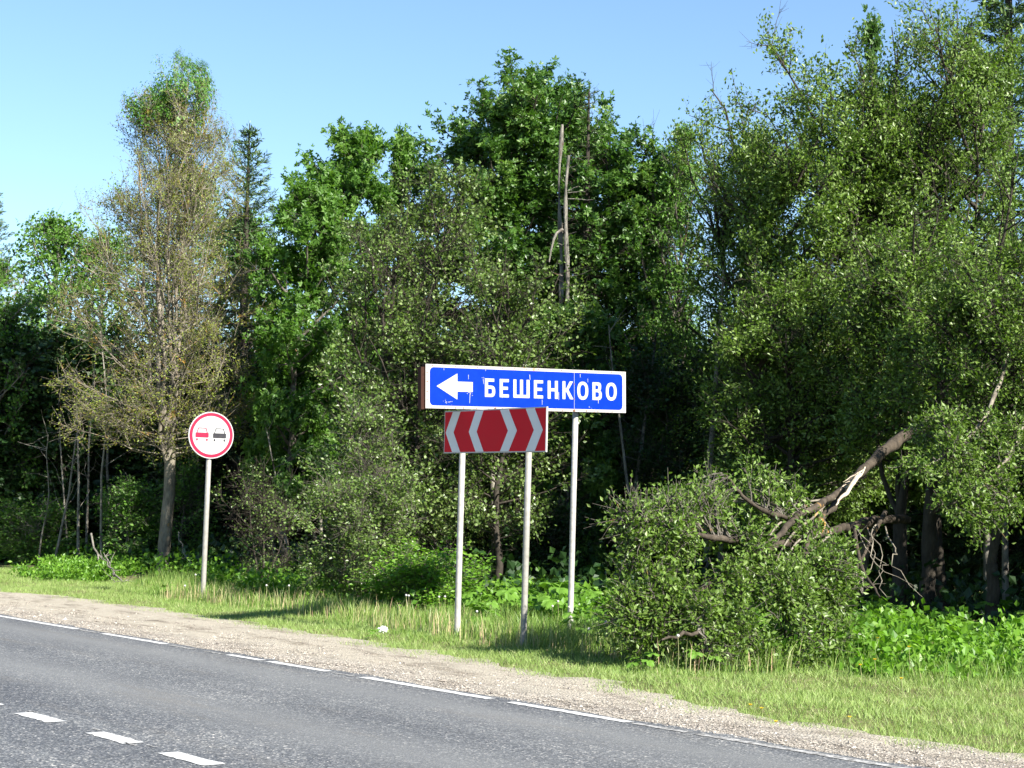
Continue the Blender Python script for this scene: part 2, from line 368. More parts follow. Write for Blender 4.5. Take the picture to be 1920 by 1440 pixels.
    D3 = unit(T3 * rg.uniform(.4, 1, (len(i3), 1)) + unit(rg.normal(size=(len(i3), 3))) * .8)
    L3 = twlen * rg.uniform(.5, 1.3, len(i3))
    P3 = sprout(S3, D3, L3, 3, bend * .6, .05, rg); r3 = np.array([.0035, .003, .002])[None] * np.ones((len(P3), 1))
    V, F = merge([tubes(P1[:n1], r1[:n1], 5) if True else None, tubes(P2, r2, 3), tubes(P3, r3, 3)])
    br = mesh_np('branches', V, [F], barkmat, root, smooth=True); br['kind'] = 'stuff'
    # leaves
    keep = rg.uniform(0, 1, len(i2)) > hole                   # some side branches are bare: gaps
    tw = np.where(keep[i3])[0]
    i4 = np.repeat(tw, k); u4 = rg.uniform(.1, 1.05, len(i4))
    C, _ = poly_at(P3[i4], u4); C = C + rg.normal(size=C.shape) * sig
    out = unit(C - np.array([lean[0] * H * .5, lean[1] * H * .5, H * .45]))
    tint = .5 + rg.normal(size=len(i4)) * .22 + (rg.normal(size=len(i2)) * .16)[i3[i4]]
    def put(sel, mt, nm):
        if sel.sum() == 0: return
        V, F, t = leaves(C[sel], lsize, tmpl, out[sel], .35, .55, tint[sel], rg)
        o = mesh_np(nm, V, [F], mt, root, tint=[t]); o['kind'] = 'stuff'; return o
    if tips:                                                  # (height fraction, material, keep below)
        zt_ = np.percentile(C[:, 2], 98.5); hi = C[:, 2] > zt_ * (tips[0] + .05 + .02 * np.sin(C[:, 0] * 3) + (rg.normal(size=len(i2)) * .045)[i3[i4]]); lo_n = len(C)
        ex = np.repeat(np.where(hi)[0], 1); C = np.concatenate([C, C[ex] + rg.normal(size=(len(ex), 3)) * .09]); out = np.concatenate([out, out[ex]]); tint = np.concatenate([tint, tint[ex] + rg.normal(size=len(ex)) * .15])
        hi = np.concatenate([hi, np.ones(len(ex), bool)]); sv_ = lsize; lsize = .085; put(hi, tips[1], 'crown'); lsize = sv_
        put(~hi & (rg.uniform(0, 1, len(C)) < tips[2]), leafmat, 'crown')
    else: put(np.ones(len(C), bool), leafmat, 'crown')
    allz = C[:, 2]; zt = np.percentile(allz, 99.6 if tips else (99.4 if stems > 2 and H > 5 else 99.9)); xr_ = np.percentile(np.hypot(C[:, 0] - lean[0] * C[:, 2], C[:, 1] - lean[1] * C[:, 2]), 96)
    kz, kx = H / zt, np.clip(Rc / xr_, .4, 1.3)
    for ch in root.children: ch.data.transform(Matrix.Diagonal((kx, kx, kz, 1)))
    if sil:      # settle the crown into its outline: (height fraction, half width in metres)
        def axis_(z): return np.stack([lean[0] * z, lean[1] * z], 1)
        cz = C[:, 2] * kz; cr = np.hypot(*(C[:, :2] * kx - axis_(cz)).T); zb = np.linspace(sil[0][0], 1.0, 15) * H
        act = np.array([np.percentile(cr[np.abs(cz - z) < H * .05], 93) if (np.abs(cz - z) < H * .05).sum() > 50 else np.nan for z in zb]); act = np.interp(zb, zb[~np.isnan(act)], act[~np.isnan(act)])
        fz = np.clip(np.interp(zb / H, [a for a, _ in sil], [b for _, b in sil]) / act, .2, 1.8)
        for ch in root.children:
            n_ = len(ch.data.vertices); co = np.empty(n_ * 3, np.float32); ch.data.vertices.foreach_get('co', co); co = co.reshape(-1, 3)
            f_ = np.interp(co[:, 2], zb, fz)[:, None]; a_ = axis_(co[:, 2]); co[:, :2] = a_ + (co[:, :2] - a_) * np.where(co[:, 2:3] < zb[0], 1, f_)
            lim = np.interp(co[:, 2] / H, [a for a, _ in sil], [b for _, b in sil]) * 1.0; dd = co[:, :2] - a_; rr2 = np.maximum(np.hypot(dd[:, 0], dd[:, 1]), 1e-6)
            new = np.where(rr2 > lim, lim + (rr2 - lim) * .3, rr2); co[:, :2] = a_ + dd * (new / rr2)[:, None]
            if squash: co[:, 2] = np.where(co[:, 2] > squash * H, squash * H + (co[:, 2] - squash * H) * .35, co[:, 2])
            ch.data.vertices.foreach_set('co', co.ravel()); ch.data.update()
    return root

def spruce(label, loc, H, Rb, seed=1, group=None, dens=1.0, cb=.08, matn='needle', bare=False, top_only=0.0, lsz=.13):
    rg = np.random.default_rng(seed); root = empty('spruce_tree', label, 'tree', loc, 0, group)
    m0 = 8; u = np.linspace(0, 1, m0); base = np.stack([0 * u, 0 * u, u * H], 1)
    V, F = tubes(base[None], (.02 * H * (1 - .96 * u) + .004)[None], 8); mesh_np('trunk', V, [F], 'bark_dark', root, smooth=True)
    hs = []; h = max(cb, top_only) * H
    while h < H * .985: hs.append(h); h += (.42 - .17 * h / H)
    S, D, Ln, B = [], [], [], []
    for h in hs:
        nb = 6 if h < H * .9 else 5; a0 = rg.uniform(0, 6.3); q = h / H
        for j in range(nb):
            a = a0 + j * 6.283 / nb + rg.uniform(-.2, .2); e = R(-18 + 62 * q ** 2.2 + rg.uniform(-8, 8))
            S.append((0, 0, h + rg.uniform(-.06, .06))); D.append((math.cos(a) * math.cos(e), math.sin(a) * math.cos(e), math.sin(e)))
            Ln.append(max(Rb * (1 - q) ** .85 * rg.uniform(.7, 1.2), .16))
    S, D, Ln = np.array(S), np.array(D), np.array(Ln)
    P1 = sprout(S, D, Ln, 6, .18, .03, rg); parts = [tubes(P1, np.linspace(1, .2, 6)[None] * np.clip(.016 * Ln, .006, .03)[:, None], 4)]
    n2 = np.maximum((Ln * 9).astype(int), 3); i2 = np.repeat(np.arange(len(P1)), n2); u2 = rg.uniform(.15, 1, len(i2))
    S2, T2 = poly_at(P1[i2], u2); side = unit(np.cross(T2, [0, 0, 1.])) * rg.choice([-1, 1], (len(i2), 1))
    D2 = unit(T2 * .8 + side * .8 + np.array([0, 0, -.25])); L2 = Ln[i2] * .38 * (1.1 - u2) + .1
    P2 = sprout(S2, D2, L2, 3, .02, .03, rg); parts.append(tubes(P2, np.array([.006, .004, .002])[None] * np.ones((len(P2), 1)), 3))
    V, F = merge(parts); b = mesh_np('branches', V, [F], 'bark_dark', root, smooth=True); b['kind'] = 'stuff'
    kk = 1 if bare else int(11 * dens)
    i3 = np.repeat(np.arange(len(P2)), kk); C, T3 = poly_at(P2[i3], rg.uniform(0, 1.0, len(i3)))
    i4 = np.repeat(np.arange(len(P1)), kk * 3); C4, T4 = poly_at(P1[i4], rg.uniform(.1, 1, len(i4)))
    C = np.concatenate([C, C4]); T = np.concatenate([T3, T4])
    i5 = int(30 if bare else 90); Ct = np.stack([0 * np.ones(i5), 0 * np.ones(i5), H * rg.uniform(.86, 1, i5)], 1)
    C = np.concatenate([C, Ct]); T = np.concatenate([T, np.tile([0, 0, 1.], (i5, 1))])
    V, F, t = leaves(C + rg.normal(size=C.shape) * .015, lsz, T_NARROW, T * 2.2, .2, .3, None, rg)
    o = mesh_np('needles', V, [F], matn, root, tint=[t]); o['kind'] = 'stuff'; return root

# ------------------------------------------------------------------ the ground, road and verge
def fbm(x, y, s):
    return (np.sin(x * 1.7 * s + 1.3 * np.sin(y * 1.1 * s)) + np.sin(y * 2.3 * s + 1.7 * np.sin(x * .9 * s + 2)) + .5 * np.sin(x * 5.1 * s + y * 3.7 * s + 1)) / 2.5
def gravel_edge(t):
    e = np.interp(t, [4, 7.9, 9.8, 11, 13.4, 15.5, 18.3, 23.2, 26.5, 28.9, 40], [10.3, 10.25, 10.1, 10.25, 10.85, 11.0, 11.3, 11.6, 11.7, 11.35, 11.3])
    return e + .06 * np.sin(t * 2.1) + .04 * np.sin(t * 5.3 + 1)
def hgt(X, Y):
    s = .8 * X + .6 * Y; t = -.6 * X + .8 * Y
    k = np.clip((s - gravel_edge(t)) / .8, 0, 1)
    return -.03 + k * (.035 + .035 * fbm(X, Y, 1.0) + .02 * fbm(X, Y, 3.1)) + np.clip((s - 14) / 10, 0, 1) * .12 * fbm(X, Y, .25)
ax = np.concatenate([np.linspace(-900, -60, 12), np.linspace(-50, -16, 18), np.arange(-15, 15, .22), np.linspace(16, 50, 18), np.linspace(60, 900, 12)])
ay = np.concatenate([np.linspace(-900, -60, 10), np.linspace(-50, 8, 20), np.arange(9, 46, .24), np.linspace(47, 100, 30), np.linspace(120, 1400, 14)])
GX, GY = np.meshgrid(ax, ay, indexing='ij'); GZ = hgt(GX, GY)
ii = np.arange(GX.size).reshape(GX.shape)
gf = np.stack([ii[:-1, :-1], ii[1:, :-1], ii[1:, 1:], ii[:-1, 1:]], -1).reshape(-1, 4)
g = mesh_np('ground', np.stack([GX, GY, GZ], -1), [gf], 'ground', smooth=True); g['kind'] = 'structure'

def strip(name, t0, t1, s0, s1, z, material, n=2, edge=None, parent=None, jit=0.0, rows=1):
    t = np.linspace(t0, t1, n); a = s0 + 0 * t if np.isscalar(s0) else s0(t); b = s1 + 0 * t if np.isscalar(s1) else s1(t)
    if jit: a = a + RG.normal(size=n) * jit; b = b + RG.normal(size=n) * jit
    V = []
    for q in range(rows + 1):
        f = q / rows; V.append(np.stack([-t, a * (1 - f) + b * f, z + 0 * t], 1))
    V = np.stack(V, 1).reshape(-1, 3); i = np.arange(len(V)).reshape(n, rows + 1)
    F = np.stack([i[:-1, :-1], i[:-1, 1:], i[1:, 1:], i[1:, :-1]], -1).reshape(-1, 4)[:, ::-1]
    o = mesh_np(name, V, [F], material, parent)
    if parent is None: o.rotation_euler = (0, 0, ROAD_ROT)
    return o
road = strip('road', -120, 400, 1.3, lambda t: 9.3 + .05 * np.sin(t * 2.7) + .03 * np.sin(t * 7.3 + 1), 0.0, 'asphalt', 1400); road['kind'] = 'structure'
V, F = merge([(np.array([[-4, -60, -.004], [4, -60, -.004], [4, 1.5, -.004], [-4, 1.5, -.004]], float), np.array([[0, 1, 2, 3]]))])
sr = mesh_np('side_road', V, [F], 'asphalt'); sr['kind'] = 'structure'; sr.rotation_euler = (0, 0, ROAD_ROT)
shoulder = strip('gravel_shoulder', -60, 200, 9.1, lambda t: gravel_edge(t) + .12 * np.sin(t * 9) * np.sin(t * 3.3) + .25, -.008, 'gravel', 1600, rows=6); shoulder['kind'] = 'structure'
me = shoulder.data; n_ = len(me.vertices); co = np.empty(n_ * 3, np.float32); me.vertices.foreach_get('co', co); co = co.reshape(-1, 3)
kk = np.clip((co[:, 1] - 9.35) / .3, 0, 1); co[:, 2] += kk * (.012 * fbm(co[:, 0], co[:, 1], 2.2) + .006)
me.vertices.foreach_set('co', co.ravel())
near_sh = strip('gravel_shoulder', -60, 200, lambda t: 0.0 + 0 * t, 1.45, -.012, 'gravel', 300); near_sh['kind'] = 'structure'

# edge line, worn into pieces, and centre dashes
def marking(name, t0, t1, s0, s1, material='road_paint', jit=.006):
    n = max(int((t1 - t0) / .05), 6); return strip(name, t0, t1, s0, s1, .004, material, n, parent=road, jit=jit)
for a, b, wd, mt in [(20.85, 40, .1, 'road_paint'), (20.25, 20.75, .06, 'worn_paint'), (18.45, 20.1, .1, 'road_paint'), (17.75, 18.3, .05, 'worn_paint'), (17.05, 17.5, .04, 'worn_paint'), (16.3, 17.0, .09, 'road_paint'),
                     (15.02, 16.15, .1, 'road_paint'), (14.5, 14.9, .04, 'worn_paint'), (12.4, 14.4, .11, 'road_paint'), (10.62, 12.12, .1, 'road_paint'), (9.95, 10.55, .08, 'worn_paint'), (7.7, 9.85, .09, 'worn_paint'), (-20, 7.6, .1, 'road_paint')]:
    marking('edge_line', a, b, 9.10, 9.10 + wd, mt)
for i_ in range(-14, 58):
    td = {0: 10.1, 1: 11.22, 2: 12.5, 3: 13.66}.get(i_, 10.1 + 1.213 * i_); marking('centre_dash', td, td + .62, 5.28, 5.43)
for a, b, s_ in [(11.1, 11.27, 5.30), (11.93, 12.05, 5.42), (13.16, 13.24, 5.43), (11.0, 11.1, 5.38)]: marking('centre_dash', a, b, s_, s_ + .025, 'worn_paint', .006)

# pebbles and chips on the shoulder (nobody could count them)
def stones(name, n, t, s, z, size, tint):
    base = np.array([[1, 0, 0], [0, 1, 0], [-1, 0, 0], [0, -1, 0], [0, 0, .7], [0, 0, -.5]], float)
    f = np.array([[0, 1, 4], [1, 2, 4], [2, 3, 4], [3, 0, 4], [1, 0, 5], [2, 1, 5], [3, 2, 5], [0, 3, 5]])
    V = base[None] * (1 + RG.normal(size=(n, 6, 3)) * .18) * RG.uniform(.6, 1.3, (n, 1, 3)); a = RG.uniform(0, 6.3, n)
    x = V[..., 0] * np.cos(a)[:, None] - V[..., 1] * np.sin(a)[:, None]; y = V[..., 0] * np.sin(a)[:, None] + V[..., 1] * np.cos(a)[:, None]
    V = np.stack([x, y, V[..., 2]], -1) * size[:, None, None] + np.stack([-t, s, z], 1)[:, None]
    F = (f[None] + (np.arange(n) * 6)[:, None, None]).reshape(-1, 3)
    o = mesh_np(name, V, [F], 'stone', tint=[np.repeat(tint, 8)]); o.rotation_euler = (0, 0, ROAD_ROT); o['kind'] = 'stuff'
    return tag(o, 'small grey and beige stones lying on the gravel road shoulder', 'gravel')
n = 26000; t = 5.5 + 24 * RG.uniform(0, 1, n) ** 1.25; s = 9.28 + np.abs(RG.normal(size=n)) * .75
ok = (s < gravel_edge(t) + .15); t, s = t[ok], s[ok]; n = len(t)
sz = np.clip(.0052 * np.exp(RG.normal(size=n) * .5), .003, .024); stones('gravel', n, t, s, .0 + 0 * t, sz, RG.beta(2, 2.2, n))

# ------------------------------------------------------------------ grass
def blades(name, t, s, h, wd, material, tint, lean=.35, seg=2, label='', cat='grass', mode='V'):
    n = len(t); P = np.stack([-.6 * t + .8 * s, .8 * t + .6 * s], 1); z0 = hgt(P[:, 0], P[:, 1]) - .012
    B = np.concatenate([P, z0[:, None]], 1); a = RG.uniform(0, 6.283, n); ln = RG.normal(size=(n, 2)) * lean
    side = np.stack([np.cos(a), np.sin(a), 0 * a], 1) * wd[:, None] / 2
    lv = np.concatenate([ln, np.zeros((n, 1))], 1) * h[:, None]; up = np.array([0, 0, 1.]) * h[:, None]
    if seg == 1:
        V = np.stack([B - side, B + side, B + up + lv], 1); F = [np.arange(n * 3).reshape(n, 3)]; tt = [tint]
    else:
        m1 = B + up * .6 + lv * .35
        V = np.stack([B - side, B + side, m1 + side * .75, m1 - side * .75, B + up * .97 + lv], 1)
        b = np.arange(n)[:, None] * 5; F = [np.concatenate([b, b + 1, b + 2, b + 3], 1), np.concatenate([b + 3, b + 2, b + 4], 1)]; tt = [tint, tint]
    o = mesh_np(name, V, F, material, tint=tt); o['kind'] = 'stuff'
    return tag(o, label, cat)
def tall_start(t): return np.interp(t, [8, 12.6, 13, 15, 16.8, 19, 22, 25.6, 27, 29, 31], [15.4, 13.8, 12.2, 12.25, 12.35, 12.65, 12.9, 12.85, 13.1, 13.9, 14.5]) + .12 * np.sin(t * 3.1) + .07 * np.sin(t * 7.7)
n = 330000; t = 5.5 + 32 * RG.uniform(0, 1, n) ** 1.15; s = gravel_edge(t) + RG.uniform(-.25, 6.0, n)
d = s - gravel_edge(t); pat = fbm(t * 3, s * 3, 1) * .5 + .5
ok = (s < tall_start(t) + .5) & (RG.uniform(0, 1, n) < np.clip((d + .2 + (pat - .5) * .35 + .22 * fbm(t * 2.3, s * 2.3, 2.1)) / .4, 0, 1)); ok &= ~((pat < .16) & (RG.uniform(0, 1, n) < .55))
t, s, d, pat = t[ok], s[ok], d[ok], pat[ok]; n = len(t)
blades('mown_grass', t, s, RG.uniform(.025, .075, n) * (1 + .4 * pat), RG.uniform(.005, .011, n), 'grass_short', np.clip(.45 + RG.normal(size=n) * .22 + (.5 - pat) * .25, 0, 1), .6, 1,
       label='short mown yellow green grass of the verge beside the gravel')
n = 95000; t = RG.uniform(12.3, 31, n); s = tall_start(t) + RG.uniform(-.1, 1, n) ** 1.0 * 4.2
pat = fbm(t * 1.7, s * 1.7, 1) * .5 + .5; ok = (RG.uniform(0, 1, n) < .55 + .45 * pat) & (t < 13 + 18 * 1) & ~((t < 12.9) & (s > 13))
t, s, pat = t[ok], s[ok], pat[ok]; n = len(t); ed = np.clip((s - tall_start(t) + .1) / .5, .3, 1)
red = fbm(t * .8 + 3, s * .8, 1) > .35
blades('tall_grass', t, s, (.07 + .3 * RG.beta(1.6, 2.6, n)) * ed * (.75 + .55 * pat), RG.uniform(.005, .011, n), 'grass_tall', np.clip(.38 + RG.normal(size=n) * .23 + .1 * red - (s > tall_start(t) + 1.6) * .12, 0, 1), .25, 2,
       label='tall uncut grass with reddish stems around the sign posts')
# seedless stalks
n = 1500; t = np.concatenate([RG.uniform(12.9, 20, n // 2), RG.uniform(24.3, 26.5, n // 4), RG.uniform(19, 24, n // 4)]); s = tall_start(t) + np.abs(RG.normal(size=len(t))) * .7 - .05; n = len(t)
blades('dry_stalks', t, s, RG.uniform(.14, .4, n), RG.uniform(.005, .009, n), 'stalk', RG.uniform(0, 1, n), .13, 2, label='pale upright seedless stalks standing in the tall grass', cat='stalks')

# right meadow: low lush weeds between lawn and forest, and the weeds along the forest edge
def weeds(name, X, Y, hmax, lsize, mt, label, tint0=.5, tmpl=T_ROUND, per=9, cat='weeds'):
    n = len(X); h = hmax * RG.uniform(.35, 1, n); z = hgt(X, Y)
    i = np.repeat(np.arange(n), per); q = RG.uniform(.1, 1, len(i))
    C = np.stack([X[i], Y[i], z[i] + h[i] * q], 1) + RG.normal(size=(len(i), 3)) * np.array([.1, .1, .03])
    V, F, t_ = leaves(C, lsize, tmpl, np.tile([0, 0, .6], (len(C), 1)), .0, .9, tint0 + RG.normal(size=len(i)) * .22)
    o = mesh_np(name, V, [F], mt, tint=[t_]); o['kind'] = 'stuff'; return tag(o, label, cat)
def weed_start(t): return np.interp(t, [6, 8.5, 10, 11.5, 12.5], [18.0, 17.0, 15.6, 14.2, 13.9]) + .3 * np.sin(t * 3) + .15 * np.sin(t * 8)
n = 3400; t = RG.uniform(5, 13.5, n); s = weed_start(t) + RG.uniform(0, 1, n) ** .9 * 6; P = np.stack([-.6 * t + .8 * s, .8 * t + .6 * s], 1)
cl = fbm(P[:, 0] * 1.5, P[:, 1] * 1.5, 1.3); hm = np.clip((s - weed_start(t)) / 1.2 + .25, .25, 1) * (1 + .35 * cl); ok = cl > -.55
for q_, (lo, hi, lsz_, pr_) in enumerate(((0, .5, .075, 13), (.5, 1, .11, 8))):
    sel = ok & (RG.uniform(0, 1, n) < .5) if q_ == 0 else ok & (RG.uniform(0, 1, n) < .45)
    weeds('leafy_weeds', P[sel, 0], P[sel, 1], .42 * hm[sel], lsz_, 'leaf_weed', ('fine leaved' if q_ == 0 else 'broader leaved') + ' bright green weeds between the lawn and the dark trees on the right', .5, T_ROUND if q_ else T_SIMPLE, pr_)
n = 26000; t = RG.uniform(5, 12.6, n); s = weed_start(t) + RG.uniform(-1.9, 4, n); pat = fbm(t * 1.7, s * 1.7, 1) * .5 + .5; ok = (RG.uniform(0, 1, n) < .3 + .7 * pat) & (s > 13.4)
t, s, pat = t[ok], s[ok], pat[ok]; n = len(t); rise = np.clip((s - weed_start(t) + 1.9) / 1.8, .25, 1)
blades('meadow_grass', t, s, (.1 + .28 * RG.beta(1.6, 2.6, n)) * rise * (.8 + .4 * pat), RG.uniform(.005, .01, n), 'grass_tall', np.clip(.36 + RG.normal(size=n) * .2, 0, 1), .35, 2, label='soft longer grass rising into the weeds at the right')
n = 2600; t = RG.uniform(13, 40, n); s = tall_start(t) + 1.2 + 1.1 * ((t > 14.5) & (t < 21)) + RG.uniform(0, 1, n) * 4.5; P = np.stack([-.6 * t + .8 * s, .8 * t + .6 * s], 1)
weeds('forest_edge_weeds', P[:, 0], P[:, 1], .5, .1, 'leaf_weed', 'dark green leafy weeds along the foot of the forest', .35, T_ROUND, 8)
n = 900; X = RG.uniform(-9.3, -7.3, n); Y = 33.9 + (X + 9.4) * -.55 + RG.uniform(0, 1, n) ** .7 * 3.4
fk_ = fbm(X * 1.3, Y * .9, 1.6) > -.1; X, Y = X[fk_], Y[fk_]
weeds('fern_bed', X, Y, .36, .08, 'leaf_weed', 'bright green ferny ground plants under the trees at the left', .45, T_SIMPLE, 14)
n = 4200; X = RG.uniform(-20, 18, n); Y = RG.uniform(24, 52, n); ok = (.8 * X + .6 * Y > 16.5 + (X > 2) * 3); X, Y = X[ok], Y[ok]
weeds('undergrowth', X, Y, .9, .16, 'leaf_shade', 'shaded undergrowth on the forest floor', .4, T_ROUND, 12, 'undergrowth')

# ------------------------------------------------------------------ signs
def plate(name, outer, z0, z1, material, parent, holes=()):
    """flat shape in sign coordinates (x right, y up, z towards the reader) with real thickness"""
    loops = [outer, *holes]; pts = [Vector((x, y, 0)) for lp in loops for x, y in lp]
    tris = tessellate_polygon([[Vector((x, y, 0)) for x, y in lp] for lp in loops])
    n = len(pts); V = [(p.x, p.y, z1) for p in pts] + [(p.x, p.y, z0) for p in pts]; T_ = []
    for a, b, c in tris:
        nz = (pts[b] - pts[a]).cross(pts[c] - pts[a]).z
        if nz < 0: b, c = c, b
        T_.append((a, b, c)); T_.append((a + n, c + n, b + n))
    Q = []; o = 0
    for li, lp in enumerate(loops):
        m = len(lp); ar = sum(lp[i][0] * lp[(i + 1) % m][1] - lp[(i + 1) % m][0] * lp[i][1] for i in range(m)); fl = (ar > 0) == (li == 0)
        for i in range(m):
            a, b = o + i, o + (i + 1) % m
            Q.append((a + n, b + n, b, a) if fl else (a, b, b + n, a + n))
        o += m
    return mesh_np(name, V, [T_, Q], material, parent)
def rrect(x0, y0, x1, y1, r, n=6):
    out = []
    for cx, cy, a0 in ((x1 - r, y0 + r, -90), (x1 - r, y1 - r, 0), (x0 + r, y1 - r, 90), (x0 + r, y0 + r, 180)):
        for i in range(n + 1): a = R(a0 + 90 * i / n); out.append((cx + r * math.cos(a), cy + r * math.sin(a)))
    return out
def soften(pts, r):
    """round every corner of a polygon a little"""
    out = []; n = len(pts)
    for i in range(n):
        p, a, b = Vector(pts[i]), Vector(pts[i - 1]), Vector(pts[(i + 1) % n])
        ra = min(r, (a - p).length * .4); rb = min(r, (b - p).length * .4)
        q0 = p + (a - p).normalized() * ra; q1 = p + (b - p).normalized() * rb
        for f in (0, .5, 1): v = q0 * (1 - f) ** 2 + p * 2 * f * (1 - f) + q1 * f ** 2; out.append((v.x, v.y))
    return out
def ell(cx, cy, rx, ry, n=40): return [(cx + rx * math.cos(2 * math.pi * i / n), cy + ry * math.sin(2 * math.pi * i / n)) for i in range(n)]
def sup(cx, cy, rx, ry, n=40, e=2.5):
    o = []
    for i in range(n):
        a = 2 * math.pi * i / n; c, s = math.cos(a), math.sin(a)
        o.append((cx + rx * math.copysign(abs(c) ** (2 / e), c), cy + ry * math.copysign(abs(s) ** (2 / e), s)))
    return o
def frame_at(name, label, cat, L_, A):
    """thing whose children use sign coordinates: origin L_, x axis A (horizontal)"""
    o = empty(name, label, cat, L_); A = Vector((A.x, A.y, 0)).normalized()
    o.rotation_euler = (R(90), 0, math.atan2(A.y, A.x)); return o
def post(name, parent_w, x, z_off, y0, y1, r, material, leanx=0.0, k=20):
    """in sign coordinates: vertical tube from y0 to y1"""
    V, F = tubes(np.array([[[x, y0, z_off], [x + leanx * .5, (y0 + y1) / 2, z_off], [x + leanx, y1, z_off]]]), np.array([[r, r, r]]), k)
    n = len(V); top = np.array([[x + leanx, y1, z_off]]); V = np.concatenate([V, top])
    i = np.arange(k) + 2 * k; T_ = np.stack([i, np.roll(i, -1), np.full(k, n)], 1)
    return mesh_np(name, V, [F, T_], material, parent_w, smooth=True)

# --- blue direction sign
Lp = at(800, 683, 21.7); Rp = at(1175, 698, 23.4); Lb = at(797, 766, 21.7)
A = Vector((Rp.x - Lp.x, Rp.y - Lp.y, 0)); SW = A.length; SH = .53; zb = Lp.z - SH + .005
blue = frame_at('direction_sign', 'long blue village name sign with a white left arrow on two white posts', 'road sign', (Lp.x, Lp.y, zb), A)
TILT = math.atan2(Rp.z - Lp.z, SW)      # the panel hangs a little out of level
blue.rotation_euler = (Matrix.Rotation(math.atan2(A.y, A.x), 3, 'Z') @ Matrix.Rotation(R(90), 3, 'X') @ Matrix.Rotation(TILT, 3, 'Z')).to_euler()
plate('back_box', [(-.0, 0), (SW, 0), (SW, SH), (0, SH)], -.085, -.004, 'rust', blue)
plate('left_box_edge', [(-.052, -.012), (-.004, -.012), (-.004, SH - .035), (-.052, SH - .035)], -.09, -.02, 'rust', blue)
plate('border', [(0, 0), (SW, 0), (SW, SH), (0, SH)], -.003, 0, 'sign_border', blue)
plate('blue_panel', rrect(.058, .036, SW - .056, SH - .036, .055), 0, .002, 'sign_blue', blue)
plate('arrow', soften([(.152, .268), (.448, .112), (.449, .208), (.670, .210), (.670, .330), (.449, .330), (.448, .428)], .004), .002, .004, 'sign_white', blue)
def bez(p0, p1, p2, n=7): return [tuple((1 - f) ** 2 * np.array(p0) + 2 * f * (1 - f) * np.array(p1) + f * f * np.array(p2)) for f in np.linspace(0, 1, n)]
def letter(ch, x0, x1, y0=.155, y1=.381):
    w_, h_ = x1 - x0, y1 - y0; s_ = .046; v = .038
    X = lambda p: [(x0 + a, y0 + b) for a, b in p]; hol = []
    if ch == 'Е': o = soften([(0, 0), (w_, 0), (w_, v), (s_, v), (s_, h_ / 2 - v / 2), (w_ * .9, h_ / 2 - v / 2), (w_ * .9, h_ / 2 + v / 2), (s_, h_ / 2 + v / 2), (s_, h_ - v), (w_, h_ - v), (w_, h_), (0, h_)], .006)
    elif ch == 'Ш':
        c = w_ / 2; o = soften([(0, 0), (w_, 0), (w_, h_), (w_ - s_, h_), (w_ - s_, v), (c + s_ / 2, v), (c + s_ / 2, h_), (c - s_ / 2, h_), (c - s_ / 2, v), (s_, v), (s_, h_), (0, h_)], .006)
    elif ch == 'Н': o = soften([(0, 0), (s_, 0), (s_, h_ / 2 - v / 2), (w_ - s_, h_ / 2 - v / 2), (w_ - s_, 0), (w_, 0), (w_, h_), (w_ - s_, h_), (w_ - s_, h_ / 2 + v / 2), (s_, h_ / 2 + v / 2), (s_, h_), (0, h_)], .006)
    elif ch == 'К': o = soften([(0, 0), (s_, 0), (s_, h_ * .42), (s_ + .012, h_ * .42), (w_ - s_ * 1.05, 0), (w_ + .006, 0), (w_ * .56, h_ * .53), (w_, h_), (w_ - s_ * 1.15, h_), (s_ + .014, h_ * .6), (s_, h_ * .6), (s_, h_), (0, h_)], .006)
    elif ch == 'О':
        o = sup(w_ / 2, h_ / 2, w_ / 2, h_ / 2 + .002, 44, 2.35); hol = [sup(w_ / 2, h_ / 2, w_ / 2 - s_ * .97, h_ / 2 - v, 36, 2.4)]
    elif ch == 'Б':
        t_ = h_ * .62; r_ = t_ / 2
        o = [(0, 0)] + [(w_ - .075, 0)] + bez((w_ - .06, 0), (w_, 0), (w_, r_ * .95)) + bez((w_, r_ * 1.05), (w_, t_), (w_ - .06, t_)) + [(s_, t_), (s_, h_ - v), (w_ * .9, h_ - v), (w_ * .9, h_), (0, h_)]
        i0, i1 = v, t_ - v; im = (i0 + i1) / 2
        hol = [[(s_, i0)] + bez((w_ - s_ - .025, i0), (w_ - s_ + .004, i0), (w_ - s_, im - .003)) + bez((w_ - s_, im + .003), (w_ - s_ + .004, i1), (w_ - s_ - .025, i1)) + [(s_, i1)]]
    elif ch == 'В':
        m_ = h_ * .52; u_ = w_ * .93
        o = [(0, 0), (w_ - .075, 0)] + bez((w_ - .06, 0), (w_, 0), (w_, m_ * .5)) + bez((w_, m_ * .56), (w_, m_ * .9), (w_ - .025, m_ + .003)) + bez((u_ - .008, m_ + .012), (u_, m_ * 1.2), (u_, h_ * .76)) + bez((u_, h_ * .8), (u_, h_), (u_ - .05, h_)) + [(0, h_)]
        for i0, i1, e in ((v, m_ - v * .45, w_ - s_), (m_ + v * .5, h_ - v, u_ - s_)):
            im = (i0 + i1) / 2; hol.append([(s_, i0)] + bez((e - .03, i0), (e + .004, i0), (e, im - .002)) + bez((e, im + .002), (e + .004, i1), (e - .03, i1)) + [(s_, i1)])
    plate('letter', X(o), .002, .004, 'sign_white', blue, [X(q) for q in hol])
for ch, a, b in [('Б', .846, .998), ('Е', 1.063, 1.2), ('Ш', 1.267, 1.511), ('Е', 1.576, 1.716), ('Н', 1.786, 1.943), ('К', 2.014, 2.18), ('О', 2.245, 2.418), ('В', 2.484, 2.633), ('О', 2.698, 2.872)]:
    letter(ch, a, b)
seam = plate('seam', [(2.196, .036), (2.200, .036), (2.200, SH - .036), (2.196, SH - .036)], .002, .0045, 'sign_rim', blue)
